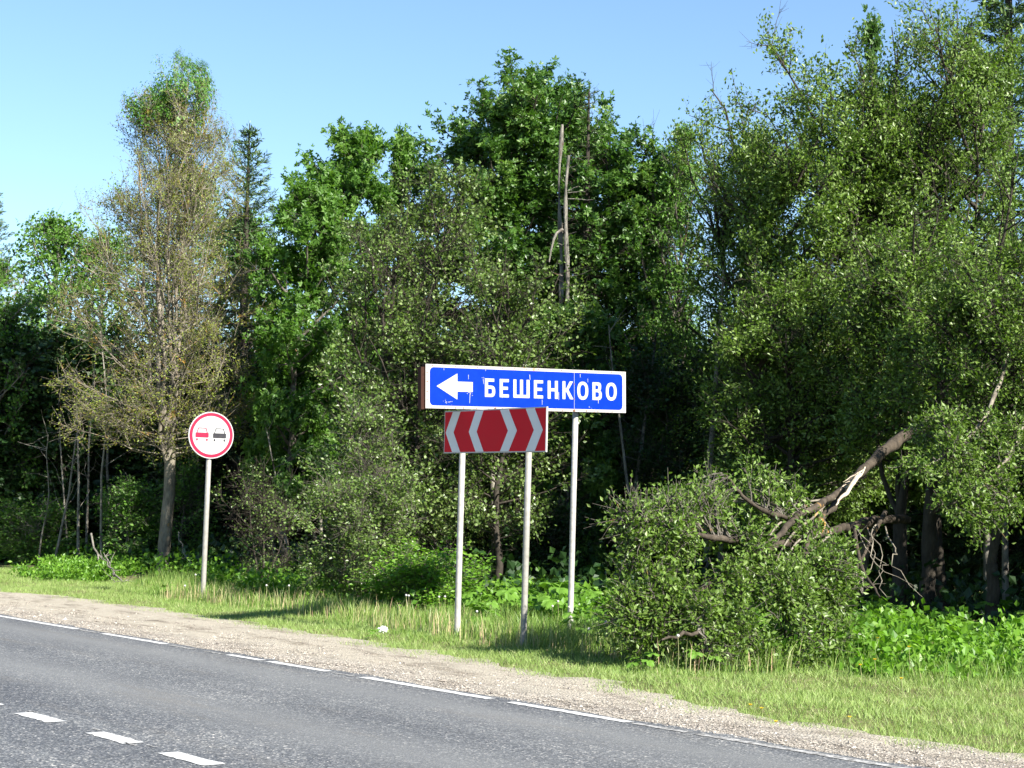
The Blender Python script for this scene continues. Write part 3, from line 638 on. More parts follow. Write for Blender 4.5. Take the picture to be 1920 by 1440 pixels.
def rivet(x, y, r=.0065, nm='rivet'):
    return plate(nm, [(x + r * math.cos(i * .785) * (1 + .25 * math.sin(i * 3 + x * 9)), y + r * math.sin(i * .785)) for i in range(8)], 0.0, .0048, 'rust_spot', blue)
for x in (.095, .258, .423, .556, .741, .924, 1.108, 1.29, 1.468, 1.65, 1.828, 2.003, 2.195, 2.397, 2.586, 2.793, 2.97):
    rivet(x, SH - .015); rivet(x + random.uniform(-.02, .02), .014, random.uniform(.005, .01))
for y in (.1, .2, .32, .43): rivet(.02, y, .008); rivet(SW - .02, y, .005)
rivet(2.198, .16, .009); rivet(2.198, .35, .009); rivet(2.198, .015, .016); rivet(1.0, .016, .014)
# paint chips and drips, pale scratches
for x0, y0, x1, y1, wd in [(.607, .418, .608, .361, .006), (1.512, .447, 1.518, .382, .009), (1.701, .14, 1.702, .075, .006), (2.291, .479, 2.292, .435, .007), (2.411, .424, 2.412, .376, .005), (2.577, .161, 2.578, .112, .008),
                           (1.955, .241, 1.957, .143, .008), (.63, .185, .624, .072, .007), (.857, .49, .857, .473, .007), (.255, .483, .256, .462, .006), (.64, .2, .66, .205, .006), (.82, .37, .83, .31, .006)]:
    plate('paint_chip', soften([(x0 - wd / 2, y0), (x0 + wd / 2, y0), (x1 + wd / 3, y1), (x1 - wd / 3, y1)], .003), .002, .0043, 'sign_white', blue)
for cx, cy, n_, sp in [(.30, .075, 16, .035), (.63, .19, 12, .03), (.82, .385, 5, .012), (1.1, .16, 6, .02), (2.45, .06, 4, .02)]:
    for _ in range(n_):
        x, y, r_ = random.gauss(cx, sp), random.gauss(cy, sp * .5), random.uniform(.002, .006)
        if .07 < x < SW - .07 and .045 < y < SH - .045: plate('paint_chip', [(x + r_ * math.cos(i * 1.05) * random.uniform(.6, 1.2), y + r_ * math.sin(i * 1.05)) for i in range(6)], .002, .0044, 'sign_white', blue)
pr = .037
def hgz(p): return float(hgt(np.array([p.x]), np.array([p.y]))[0])
An = A.normalized()
def along(px):           # distance along the sign where photo column px crosses it
    best = min(np.linspace(0, SW, 600), key=lambda q: abs(proj_x(Vector((Lp.x, Lp.y, 2.9)) + An * q) - px)); return float(best)
CI = CM.inverted()
def proj_x(p): v = CI.to_3x3() @ (p - Vector((0, 0, EYE))); return 960 + FPX * v.x / -v.z
xr, xl = along(1091), along(881)
for x, top_ in ((xr, .42), (xl, .42)):
    lp_ = (top_ + zb + .1 + x * math.sin(TILT)); sl = math.sin(TILT) + .006
    post('post', blue, x - sl * (lp_ - .42), -.13, top_ - lp_, top_, pr, 'post_white', sl * lp_)
for x in (xr, xl):
    for y in (.12, .38): plate('bracket', [(x - .07, y - .015), (x + .07, y - .015), (x + .07, y + .015), (x - .07, y + .015)], -.175, -.0853, 'rust', blue)

# --- red chevron board
Lc = at(834, 771, 22.28); Rc_ = at(1025, 764, 20.66); Bc = at(831, 850, 22.28)
Ac = Vector((Rc_.x - Lc.x, Rc_.y - Lc.y, 0)); CW = Ac.length; CH = Lc.z - Bc.z
chev = frame_at('chevron_board', 'red board with white chevrons pointing both ways below the blue sign', 'road sign', (Lc.x, Lc.y, Bc.z), Ac)
plate('board', [(0, 0), (CW, 0), (CW, CH), (0, CH)], -.022, 0, 'sign_rim', chev)
b_ = .014
plate('red_face', [(b_, b_), (CW - b_, b_), (CW - b_, CH - b_), (b_, CH - b_)], 0, .002, 'sign_red', chev)
k_ = CW / 1.17
for tl, tr_, ml, mr_, bl, br_ in [(.104, .195, .020, .116, .105, .202), (.375, .468, .301, .393, .386, .480), (.659, .757, .754, .854, .669, .766), (.946, 1.043, 1.040, 1.136, .955, 1.054)]:
    y1, ym, y0 = CH - b_, CH * .49, b_
    plate('chevron_stripe', [(bl * k_, y0), (br_ * k_, y0), (mr_ * k_, ym), (tr_ * k_, y1), (tl * k_, y1), (ml * k_, ym)], .002, .004, 'sign_reflective_white', chev)
def alongc(px):
    u_ = Ac.normalized(); return float(min(np.linspace(0, CW, 500), key=lambda q: abs(proj_x(Vector((Lc.x, Lc.y, 2.2)) + u_ * q) - px)))
cr = alongc(981); clx = alongc(881)
post('post', chev, cr, -.062, -Bc.z - .1, CH * .8, pr, 'post_grey', .03)
plate('bracket', [(cr - .08, .10), (cr + .08, .10), (cr + .08, .13), (cr - .08, .13)], -.11, -.0225, 'rust', chev)
plate('bracket', [(clx - .08, .10), (clx + .08, .10), (clx + .08, .13), (clx - .08, .13)], -.07, -.0225, 'rust', chev)

# --- round no-overtaking sign
c0 = at(396, 816, 28.5); bs = gnd(378, 1126)
nrm = Vector((.45, -.893, 0)); ax_ = Vector((.893, .45, 0))
rnd = frame_at('no_overtaking_sign', 'round white sign with red ring and two small cars on a grey post', 'road sign', (c0.x, c0.y, c0.z), ax_)
RR = .366
plate('rim', ell(0, 0, RR, RR, 64), -.02, 0, 'sign_rim', rnd)
plate('white_face', ell(0, 0, RR - .018, RR - .018, 64), 0, .002, 'sign_white', rnd)
plate('red_ring', ell(0, 0, RR - .016, RR - .016, 64), .002, .004, 'sign_pink_red', rnd, [ell(0, 0, RR * .825, RR * .825, 64)])
def car(x, y, mt, nm):
    o = plate(nm, rrect(x - .107, y - .035, x + .107, y + .04, .012), .002, .004, mt, rnd)
    plate('cabin_outline', [(x - .09, y + .041), (x - .065, y + .118), (x + .065, y + .118), (x + .09, y + .041)][::-1], .002, .004, mt, o,
          [[(x - .076, y + .0415), (x - .055, y + .106), (x + .055, y + .106), (x + .076, y + .0415)]])
    for dx in (-.08, .08): plate('wheel', rrect(x + dx - .014, y - .087, x + dx + .014, y - .049, .011, 4), .002, .004, mt, o)
car(-.148, -.005, 'sign_pink_red', 'red_car'); car(.135, -.008, 'sign_black', 'black_car')
lean = (at(391, 862, 28.5).x - bs.x) * .7
post('post', rnd, -.03, -.062, -c0.z - .1, .25, .040, 'post_grey', .03)
plate('bracket', [(-.12, -.02), (.12, -.02), (.12, .015), (-.12, .015)], -.105, -.0205, 'post_grey', rnd)

# ------------------------------------------------------------------ trees
def spot(px, py, Y):
    p = at(px, py, Y); return (p.x, p.y, hgt(np.array([p.x]), np.array([p.y]))[0] - .05), p.z + .05
def W(px, Y): return px * Y / FPX
# half-bare old tree with orange lichen
b0 = gnd(300, 1080)
grow('half_bare_tree', 'tall half bare tree with brownish buds, orange lichen and a leafy green top', 'tree', (b0.x, b0.y, -.05), 10.95, 2.55, 'leaf_elm', 'bark_elm', seed=11,
     cb=.22, env='drop', n1=120, n2=10, n3=9, k=6, lsize=.055, tr=.1, stems=9, sth=(.85, .97), spread=.3, fork=.30, lean=(-.008, 0), el=(12, 58), sig=.035, seclen=.4, twlen=.4, thin=.62, bend=.3,
     tips=(.885, 'leaf_elm_top', .9), hole=.0, sil=[(.25, 2.2), (.35, 2.45), (.5, 2.35), (.62, 1.9), (.72, 1.6), (.8, 1.42), (.88, 1.08), (.93, .85), (.97, .7), (1, .55)], squash=.965)
LOC = [
 # name, label, px, py, Y, radius px, leafmat, bark, dict
 ('maple_tree', 'bright yellow green maple with two high tops right of the small spruce', 678, 232, 38, 105, 'leaf_maple_bright', 'bark_grey', dict(seed=21, n1=46, n2=8, n3=6, k=11, lsize=.122, tmpl=T_MAPLE, cb=.15, env='oval', el=(5, 65))),
 ('maple_tree', 'bright green low maple spreading beside the small spruce', 568, 318, 37, 110, 'leaf_maple_bright', 'bark_grey', dict(seed=22, n1=40, n2=8, n3=6, k=11, lsize=.122, tmpl=T_MAPLE, cb=.2, env='egg')),
 ('maple_tree', 'narrow bright maple top just left of the big dark maple', 748, 246, 39, 75, 'leaf_maple_bright', 'bark_grey', dict(seed=23, n1=34, n2=7, n3=6, k=11, lsize=.122, tmpl=T_MAPLE, cb=.2, env='oval')),
 ('maple_tree', 'large dark green maple with the highest rounded top in the middle', 950, 105, 38, 185, 'leaf_maple', 'bark_dark', dict(seed=24, n1=95, n2=9, n3=7, k=11, lsize=.122, tmpl=T_MAPLE, cb=.22, env='dome', tr=.17, hole=.2, el=(0, 55))),
 ('maple_tree', 'dark green maple behind the dead trunk, with a rounded top', 1145, 222, 37, 140, 'leaf_maple', 'bark_dark', dict(seed=25, n1=66, n2=9, n3=7, k=11, lsize=.122, tmpl=T_MAPLE, cb=.12, env='dome', tr=.14, hole=.2, el=(0, 55))),
 ('maple_tree', 'dark maple top between the highest maple and the dead trunk', 1050, 158, 39.5, 95, 'leaf_maple', 'bark_dark', dict(seed=26, n1=36, n2=8, n3=6, k=11, lsize=.122, tmpl=T_MAPLE, cb=.3, env='egg')),
 ('maple_tree', 'young maple shoot with a thin leafy tip above the willows', 1626, 22, 34, 42, 'leaf_maple', 'bark_grey', dict(seed=27, n1=34, n2=5, n3=4, k=4, lsize=.14, tmpl=T_MAPLE, cb=.5, env='spire', el=(10, 60), tr=.04)),
 ('alder_tree', 'grey green fine leaved tree with thin bare twigs left above the blue sign', 835, 312, 33, 165, 'leaf_alder', 'bark_dark', dict(seed=31, n1=54, n2=9, n3=7, k=7, lsize=.075, tmpl=T_ROUND, cb=.1, env='egg', stems=2, spread=.3, fork=.1, hole=.4, tr=.08)),
 ('alder_tree', 'thinly leaved tree with many bare twigs in front of the bright maples', 722, 392, 32, 125, 'leaf_alder', 'bark_dark', dict(seed=32, n1=44, n2=8, n3=7, k=5, lsize=.07, tmpl=T_ROUND, cb=.1, env='oval', stems=3, fork=.08, spread=.6, hole=.4)),
 ('alder_tree', 'olive green tree just behind the blue sign and below the dark maple', 945, 470, 31, 150, 'leaf_alder', 'bark_dark', dict(seed=33, n1=52, n2=8, n3=7, k=7, lsize=.075, tmpl=T_ROUND, cb=.2, env='egg', hole=.4, tr=.07)),
 ('alder_tree', 'dark bushy tree behind the arrow end of the blue sign', 770, 560, 31.5, 150, 'leaf_alder', 'bark_dark', dict(seed=34, n1=52, n2=8, n3=7, k=8, lsize=.075, tmpl=T_ROUND, cb=.06, env='oval', hole=.5, tr=.07)),
 ('slender_tree', 'slender pointed tree right of the dark maples', 1302, 238, 36, 62, 'leaf_aspen', 'bark_grey', dict(seed=41, n1=56, n2=6, n3=6, k=8, lsize=.085, tmpl=T_ROUND, cb=.1, env='oval', el=(25, 70))),
 ('slender_tree', 'lower slim tree squeezed between the maples and the willows', 1238, 330, 36.5, 85, 'leaf_aspen', 'bark_grey', dict(seed=42, n1=50, n2=6, n3=6, k=8, lsize=.085, tmpl=T_ROUND, cb=.08, env='oval')),
 ('willow_tree', 'leftmost willow with a rounded shoulder above the fallen tree', 1400, 205, 33, 135, 'leaf_willow', 'bark_dark', dict(seed=51, n1=80, n2=9, n3=7, k=9, lsize=.085, cb=.12, env='dome', stems=4, sth=(.75, .95), spread=.5, fork=.12, hole=.15)),
 ('willow_tree', 'tall rounded willow with a glossy bright crown right of centre', 1560, 112, 30, 195, 'leaf_willow', 'bark_dark', dict(seed=52, n1=130, n2=10, n3=7, k=12, lsize=.085, cb=.2, env='dome', stems=6, sth=(.8, .97), spread=.55, fork=.2, tr=.1, el=(0, 50), hole=.15)),
 ('willow_tree', 'tall loose willow with sky showing through near the top right corner', 1785, 32, 30, 175, 'leaf_willow', 'bark_dark', dict(seed=58, n1=105, n2=9, n3=7, k=11, lsize=.085, cb=.2, env='dome', stems=5, sth=(.8, .97), spread=.6, fork=.2, tr=.1, hole=.2)),
 ('willow_tree', 'willow filling the gap between the two tall willow crowns', 1690, 175, 33.5, 120, 'leaf_willow', 'bark_dark', dict(seed=57, n1=80, n2=9, n3=7, k=9, lsize=.085, cb=.3, env='dome', stems=3, sth=(.8, .97), spread=.5, fork=.2, tr=.08, hole=.1)),
 ('willow_tree', 'nearest willow at the right edge with low sunlit foliage', 1868, 325, 24.5, 185, 'leaf_willow', 'bark_dark', dict(seed=54, n1=66, n2=9, n3=7, k=10, lsize=.075, cb=.36, env='egg', stems=3, spread=.5, fork=.2, tr=.09)),
 ('willow_tree', 'lower willow in front of the tall willows, above the broken trunk', 1690, 420, 27, 150, 'leaf_willow', 'bark_dark', dict(seed=55, n1=60, n2=9, n3=7, k=9, lsize=.08, cb=.42, env='egg', stems=3, spread=.5, fork=.3)),
 ('willow_tree', 'dark willow with dense low foliage behind the fallen crown', 1470, 480, 28.5, 160, 'leaf_willow', 'bark_dark', dict(seed=56, n1=60, n2=9, n3=7, k=9, lsize=.08, cb=.22, env='oval', stems=2)),
 ('aspen_tree', 'pale green airy tree left of the half bare tree', 105, 402, 45, 105, 'leaf_aspen', 'bark_birch', dict(seed=61, n1=52, n2=7, n3=6, k=8, lsize=.1, tmpl=T_ROUND, cb=.12, env='oval')),
 ('aspen_tree', 'dense green tree filling the left edge of the forest', 18, 452, 42, 115, 'leaf_aspen', 'bark_birch', dict(seed=62, n1=52, n2=8, n3=6, k=8, lsize=.1, tmpl=T_ROUND, cb=.08, env='oval')),
 ('aspen_tree', 'green tree showing through the bare crown of the tall left tree', 335, 295, 47, 120, 'leaf_maple_bright', 'bark_birch', dict(seed=63, n1=52, n2=8, n3=6, k=8, lsize=.11, tmpl=T_ROUND, cb=.12, env='oval')),
 ('aspen_tree', 'leafy tree behind the trunk of the half bare tree', 215, 430, 46, 110, 'leaf_aspen', 'bark_birch', dict(seed=64, n1=50, n2=8, n3=6, k=8, lsize=.1, tmpl=T_ROUND, cb=.08, env='oval')),
 ('aspen_tree', 'dark leafy tree below the small spruce', 470, 395, 43, 95, 'leaf_aspen', 'bark_birch', dict(seed=65, n1=50, n2=8, n3=6, k=8, lsize=.1, tmpl=T_ROUND, cb=.06, env='oval')),
]
TREES = []
for nm, lab, px, py, Y, rp, lm, bk, kw in LOC:
    loc, H = spot(px, py, Y)
    o = grow(nm, lab, 'tree', loc, H, W(rp, Y), lm, bk, **kw); TREES.append(o)
# shrubs and saplings at the forest edge
SHR = [
 ('shrub', 'rounded sunlit shrub with arching twigs low behind the tall grass', 668, 868, 27.5, 125, 'leaf_alder', 'bark_grey', dict(seed=71, n1=44, n2=8, n3=6, k=8, lsize=.065, tmpl=T_ROUND, cb=.12, env='round', stems=4, spread=.7, fork=.1, tr=.04, hole=.35)),
 ('shrub', 'upright grey twigged sapling left of the chevron board', 690, 740, 28.5, 95, 'leaf_alder', 'bark_grey', dict(seed=72, n1=40, n2=7, n3=6, k=7, lsize=.065, tmpl=T_ROUND, cb=.15, env='oval', tr=.035, hole=.5)),
 ('shrub', 'bare twigged brownish shrub right of the round sign', 500, 850, 31.5, 95, 'leaf_alder', 'bark_dark', dict(seed=73, n1=34, n2=7, n3=5, k=3, lsize=.06, tmpl=T_ROUND, cb=.12, env='round', stems=4, spread=.8, fork=.1, tr=.04, hole=.5)),
 ('shrub', 'small thin shrub between the bare trunk and the round sign post', 345, 850, 39.5, 60, 'leaf_aspen', 'bark_grey', dict(seed=74, n1=30, n2=6, n3=5, k=5, lsize=.08, tmpl=T_ROUND, cb=.15, env='oval', tr=.04, hole=.3)),
 ('shrub', 'leafy sapling just left of the bare trunk', 240, 890, 39.5, 65, 'leaf_aspen', 'bark_birch', dict(seed=75, n1=34, n2=7, n3=5, k=7, lsize=.085, tmpl=T_ROUND, cb=.25, env='oval', tr=.035)),
 ('shrub', 'dark shrub under the trees at the left edge', 60, 930, 41, 90, 'leaf_aspen', 'bark_birch', dict(seed=76, n1=40, n2=7, n3=6, k=7, lsize=.085, tmpl=T_ROUND, cb=.15, env='oval', stems=3, tr=.035)),
 ('shrub', 'low dark green bush behind the chevron board post', 800, 1010, 26.5, 110, 'leaf_weed', 'bark_grey', dict(seed=77, n1=36, n2=7, n3=5, k=7, lsize=.08, tmpl=T_ROUND, cb=.1, env='round', stems=3, tr=.03)),
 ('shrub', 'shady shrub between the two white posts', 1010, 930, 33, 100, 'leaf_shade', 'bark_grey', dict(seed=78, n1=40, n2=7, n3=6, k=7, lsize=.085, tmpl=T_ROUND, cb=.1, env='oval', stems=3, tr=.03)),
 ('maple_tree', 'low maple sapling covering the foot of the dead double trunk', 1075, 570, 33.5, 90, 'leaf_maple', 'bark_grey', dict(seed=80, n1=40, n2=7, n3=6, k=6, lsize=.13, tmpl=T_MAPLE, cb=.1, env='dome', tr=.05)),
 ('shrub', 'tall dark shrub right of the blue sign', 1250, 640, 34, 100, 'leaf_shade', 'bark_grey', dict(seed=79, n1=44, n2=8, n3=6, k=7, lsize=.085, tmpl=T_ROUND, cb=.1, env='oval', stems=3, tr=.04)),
]
for nm, lab, px, py, Y, rp, lm, bk, kw in SHR:
    loc, H = spot(px, py, Y); grow(nm, lab, 'tree' if 'maple' in nm else 'shrub', loc, H, W(rp, Y), lm, bk, **kw)
# second trunk behind the half bare tree
loc, H = spot(356, 560, 43)
grow('half_bare_tree', 'thinner bare trunk behind the round sign, its twigs mixed with the half bare tree', 'tree', loc, H, 1.0, 'leaf_elm', 'bark_elm', seed=12, cb=.45, n1=30, n2=6, n3=5, k=3, lsize=.06, tr=.12, thin=1.2, hole=.2)
# spruces
for lab, px, py, Y, rb, sd_, kw in [
    ('small spruce with a pointed tip between the half bare tree and the bright maples', 468, 236, 42, 2.9, 1, dict(dens=1.0, lsz=.12)),
    ('spruce tip at the far left edge', -10, 350, 54, 2.6, 2, dict(dens=.8, lsz=.11)),
    ('huge dark spruce at the right edge reaching above the photo', 1893, -260, 33.5, 2.3, 3, dict(dens=1.3, lsz=.16)),
    ('thin sparse spruce tip poking out above the dark maples', 1105, 150, 36.6, 2.2, 4, dict(bare=True))]:
    loc, H = spot(px, py, Y); spruce(lab, loc, H, rb, sd_, **kw)

# dead double trunk in front of the maples
loc, H = spot(1066, 262, 35)
dead = empty('dead_tree', 'grey dead double trunk without bark standing before the dark maples', 'tree', loc)
rg = np.random.default_rng(5); u = np.linspace(0, 1, 26)
def snag(x0, x1, h, r0, r1, k=9):
    P = np.stack([x0 + (x1 - x0) * u + np.cumsum(rg.normal(size=26)) * .01, np.cumsum(rg.normal(size=26)) * .01, u * h], 1)
    rr = (r0 + (r1 - r0) * u) * (1 + rg.normal(size=26) * .26); P[:, 0] += .03 * np.sin(u * 17 + h); rr = rr * (1 + .15 * np.sin(u * 31 + h)); return P[None], rr[None], k
V, F = tubes(*snag(.05, .035, H * .96, .06, .038)); mesh_np('trunk', V, [F], 'dead_wood', dead)
V, F = tubes(*snag(.0, -.055, H + .28, .055, .03)); mesh_np('trunk', V, [F], 'dead_wood', dead)
S = []; 
for i in range(16):
    z = H * rg.uniform(.6, .98); a = rg.uniform(0, 6.3); S.append(sprout(np.array([[0, 0, z]]), unit(np.array([[math.cos(a), -abs(math.sin(a)), .1]])), np.array([rg.uniform(.12, .55)]), 5, .1, .12, rg)[0])
V, F = tubes(np.array(S), np.linspace(.012, .004, 5)[None] * np.ones((16, 1)), 4)
mesh_np('branch_stub', V, [F], 'dead_wood', dead)['kind'] = 'stuff'
P = np.array([[[0, -.05, 0], [-.1, -.12, .03], [-.2, -.18, -.05], [-.26, -.2, -.2], [-.3, -.22, -.4], [-.33, -.22, -.62]]]) + np.array([0, 0, at(1060, 432, 35).z])
V, F = tubes(P, np.array([[.03, .03, .027, .024, .02, .012]]), 6); mesh_np('hanging_branch', V, [F], 'dead_wood', dead)

# --- broken willow: trunk snapped over, its crown lying on the verge
bt = at(1735, 1120, 26.5)
fallen = empty('fallen_willow', 'willow whose broken trunk leans down left with its leafy crown on the grass', 'tree', (0, 0, 0))
def pl(pts, r, name, mt='bark_broken', k=8, sub=5, wig=.02):
    P = np.array([tuple(at(*p)) for p in pts]); n = len(P); x = np.linspace(0, n - 1, (n - 1) * sub + 1)
    Q = np.stack([np.interp(x, np.arange(n), P[:, i]) for i in range(3)], 1); Q = np.concatenate([Q[:1], (Q[:-2] + 2 * Q[1:-1] + Q[2:]) / 4, Q[-1:]])
    Q[1:-1] += RG.normal(size=Q[1:-1].shape) * wig * .5; rr = np.interp(x, np.arange(n), r) * (1 + RG.normal(size=len(x)) * .13)
    V, F = tubes(Q[None], rr[None], k); mesh_np(name, V, [F], mt, fallen, smooth=True); return Q
pl([(1738, 1130, 26.5), (1745, 980, 26.4), (1752, 850, 26), (1765, 760, 25.8), (1775, 600, 26)], [.13, .11, .1, .09, .06], 'standing_trunk', 'bark_dark', 10)
mainb = [pl([(1790, 788, 25.5), (1700, 815, 24.5), (1640, 860, 23.2), (1600, 900, 22.4), (1560, 935, 21.6), (1500, 965, 20.6), (1440, 1020, 19.8), (1350, 1110, 19.2)], [.075, .075, .07, .05, .042, .036, .03, .018], 'broken_trunk'),
         pl([(1600, 900, 22.4), (1570, 940, 21.8), (1520, 1000, 20.6), (1490, 1100, 19.4), (1470, 1190, 19)], [.045, .04, .035, .028, .016], 'limb'),
         pl([(1700, 975, 25.8), (1640, 975, 24.2), (1590, 990, 22.6), (1530, 1000, 21.2), (1440, 1030, 20), (1370, 1010, 19.4), (1290, 1000, 19), (1210, 985, 18.8)], [.06, .065, .06, .05, .042, .036, .025, .01], 'limb'),
         pl([(1560, 1010, 21.8), (1545, 1060, 20.8), (1520, 1130, 19.8), (1490, 1210, 19.2), (1440, 1250, 18.8)], [.045, .042, .038, .03, .015], 'limb'),
         pl([(1430, 1020, 20), (1380, 1060, 19.4), (1300, 1120, 18.9), (1240, 1170, 18.6)], [.045, .04, .03, .015], 'limb'),
         pl([(1500, 980, 20.8), (1440, 960, 20.2), (1390, 930, 20), (1360, 890, 20)], [.035, .03, .02, .01], 'limb'),
         pl([(1350, 1150, 19), (1310, 1185, 18.3), (1240, 1200, 17.8)], [.03, .025, .012], 'limb'),
         pl([(1600, 985, 22.6), (1620, 1080, 21.4), (1650, 1120, 20.8)], [.03, .02, .01], 'bare_branch'),
         pl([(1660, 960, 24), (1590, 1100, 21.5), (1540, 1190, 20)], [.025, .02, .012], 'bare_branch')]
for i in range(7):
    x = 1480 + i * 14; pl([(1565 - i * 6, 935 + i * 4, 21.6), (x, 945 + i * 9, 20.9), (x - 45, 985 + i * 8, 20.3), (x - 75, 1040 + i * 9, 19.9)], [.016, .015, .012, .006], 'arched_shoot', 'bark_elm', 5, 4, .01)
pl([(1612, 890, 22.0), (1585, 925, 21.4), (1567, 948, 21.1)], [.028, .024, .006], 'split_wood', 'split_wood', 6)
for i in range(7):
    x, y = 1622 - i * 4, 876 + i * 6; pl([(x, y, 22.2 - i * .05), (x - 12 - i * 2, y + random.uniform(2, 22), 22.0), (x - random.uniform(20, 38), y + random.uniform(12, 44), 21.8)], [.012, .008, .002], 'split_wood', 'split_wood', 4, 3, .01)
for i in range(6):      # broken twigs hanging in the dark gap
    x, y = 1575 + i * 17, 985 + random.uniform(-4, 6); pl([(x, y, 22.6), (x + random.uniform(-10, 40), y + random.uniform(25, 60), 22.2), (x + random.uniform(-60, 80), y + random.uniform(60, 130), 21.9), (x + random.uniform(-90, 110), y + random.uniform(80, 150), 21.8)], [.011, .008, .006, .002], 'bare_branch', 'bark_elm', 4, 3, .05)
# twigs and leaves over the lying crown, hung on the limbs
rgf = np.random.default_rng(99)
def scatter_blobs(hull, n, r0, r1):
    out = []
    while len(out) < n:
        px, py, Y, r = hull[random.randrange(len(hull))]; m = r / Y * FPX; a = random.uniform(0, 6.28); q = math.sqrt(random.random()) * .95
        out.append((px + math.cos(a) * q * m, min(py + math.sin(a) * q * m, 1262), Y + random.uniform(-.5, .5) * r, random.uniform(r0, r1)))
    return out
def crown_on(lines, n, spread, box, k, lsize, twl, name, mt='leaf_willow'):
    """shoots from random limb points to random targets in a set of blobs"""
    blobs = np.array([[*at(px, py, Y), r] for px, py, Y, r in box]); bi = rgf.choice(len(blobs), n, p=blobs[:, 3] ** 2 / np.sum(blobs[:, 3] ** 2))
    d = unit(rgf.normal(size=(n, 3))) * (rgf.uniform(0, 1, n) ** .45)[:, None]
    Tg = blobs[bi, :3] + d * blobs[bi, 3:4]; Tg[:, 2] = np.maximum(Tg[:, 2], .04)
    Q = np.concatenate(lines); D = np.linalg.norm(Tg[:, None] - Q[None], axis=2); j = D.argmin(1)
    S = Q[j]; mid = (S + Tg) / 2 + np.array([0, 0, .08]); t_ = np.linspace(0, 1, 5)[None, :, None]
    P = (1 - t_) ** 2 * S[:, None] + 2 * t_ * (1 - t_) * mid[:, None] + t_ ** 2 * Tg[:, None] + rgf.normal(size=(n, 5, 3)) * .02
    i3 = np.repeat(np.arange(n), 6); S3, T3 = poly_at(P[i3], rgf.uniform(.35, 1, len(i3)))
    D3 = unit(T3 + unit(rgf.normal(size=(len(i3), 3))) * 1.1 + np.array([0, 0, .15])); P3 = sprout(S3, D3, twl * rgf.uniform(.5, 1.3, len(i3)), 3, .05, .05, rgf); P3[..., 2] = np.maximum(P3[..., 2], .02)
    V, F = merge([tubes(P, np.linspace(.011, .004, 5)[None] * np.ones((n, 1)), 4), tubes(P3, np.array([.004, .003, .002])[None] * np.ones((len(P3), 1)), 3)])
    mesh_np('branches', V, [F], 'bark_grey', fallen, smooth=True)['kind'] = 'stuff'
    i4 = np.repeat(np.arange(len(P3)), k); C, _ = poly_at(P3[i4], rgf.uniform(.1, 1.05, len(i4))); C += rgf.normal(size=C.shape) * .035; C[:, 2] = np.maximum(C[:, 2], .03)
    out = unit(C - blobs[bi[i3[i4]], :3] + np.array([0, 0, .1]))
    V, F, tt = leaves(C, lsize, T_SIMPLE, out, .2, .5, .5 + rgf.normal(size=len(C)) * .24 + (rgf.normal(size=len(P3)) * .12)[i4], rgf)
    mesh_np(name, V, [F], mt, fallen, tint=[tt])['kind'] = 'stuff'
hull = [(1215, 1050, 18.9, .35), (1300, 1100, 18.9, .5), (1400, 1140, 18.9, .56), (1235, 1150, 18.7, .42), (1490, 1170, 19.1, .52), (1540, 1090, 19.6, .36), (1400, 1210, 18.7, .4), (1500, 1215, 18.8, .38), (1330, 1190, 18.6, .36), (1430, 1060, 19.5, .38), (1560, 1190, 19.2, .28), (1185, 1080, 19, .24)]
random.seed(12); crown_on(mainb[:7], 640, .4, scatter_blobs(hull, 46, .14, .34), 8, .06, .2, 'crown')
crown_on(mainb[:7], 120, .4, [(1190, 985, 19, .26), (1260, 960, 19.2, .26), (1330, 940, 19.5, .2), (1170, 1150, 18.8, .22), (1340, 1250, 18.3, .14)], 4, .06, .3, 'crown')
crown_on(mainb[:7], 100, .4, [(1400, 915, 20.6, .4), (1470, 955, 20.8, .3), (1250, 975, 19.6, .35), (1330, 985, 19.8, .3), (1510, 1010, 20.6, .22)], 8, .062, .2, 'crown')
# hanging sprays on the right, in front of the dark gap, belong to the nearest willow
nw = [o for o in TREES if 'nearest willow' in o['label']][0]
sv = fallen; fallen = nw
def world_pl(pts, r, name):
    q = pl(pts, r, name, 'bark_elm', 5, 4, .02); return q
hang = [world_pl([(1900, 640, 24.5), (1850, 780, 23.2), (1790, 850, 22.4), (1715, 880, 22)], [.03, .025, .015, .006], 'hanging_branch'), world_pl([(1930, 760, 23.8), (1890, 860, 22.8), (1830, 925, 22.2), (1770, 950, 22)], [.03, .025, .015, .006], 'hanging_branch')]
crown_on(hang, 150, .4, [(1720, 870, 22, .22), (1790, 850, 22.2, .3), (1870, 830, 22.8, .4), (1800, 940, 22.1, .3), (1880, 940, 22.5, .35), (1780, 790, 22.4, .2), (1735, 800, 22.8, .22), (1850, 1000, 22.3, .18)], 8, .062, .18, 'spray')
# these were laid out in world space: move under the willow without shifting
for ch in nw.children:
    if ch.name.split('.')[0] in ('hanging_branch', 'spray') or (ch.name.startswith('branches') and ch.data.vertices[0].co.y > 10):
        ch.matrix_parent_inverse = Matrix.Translation(nw.location).inverted()
fallen = sv

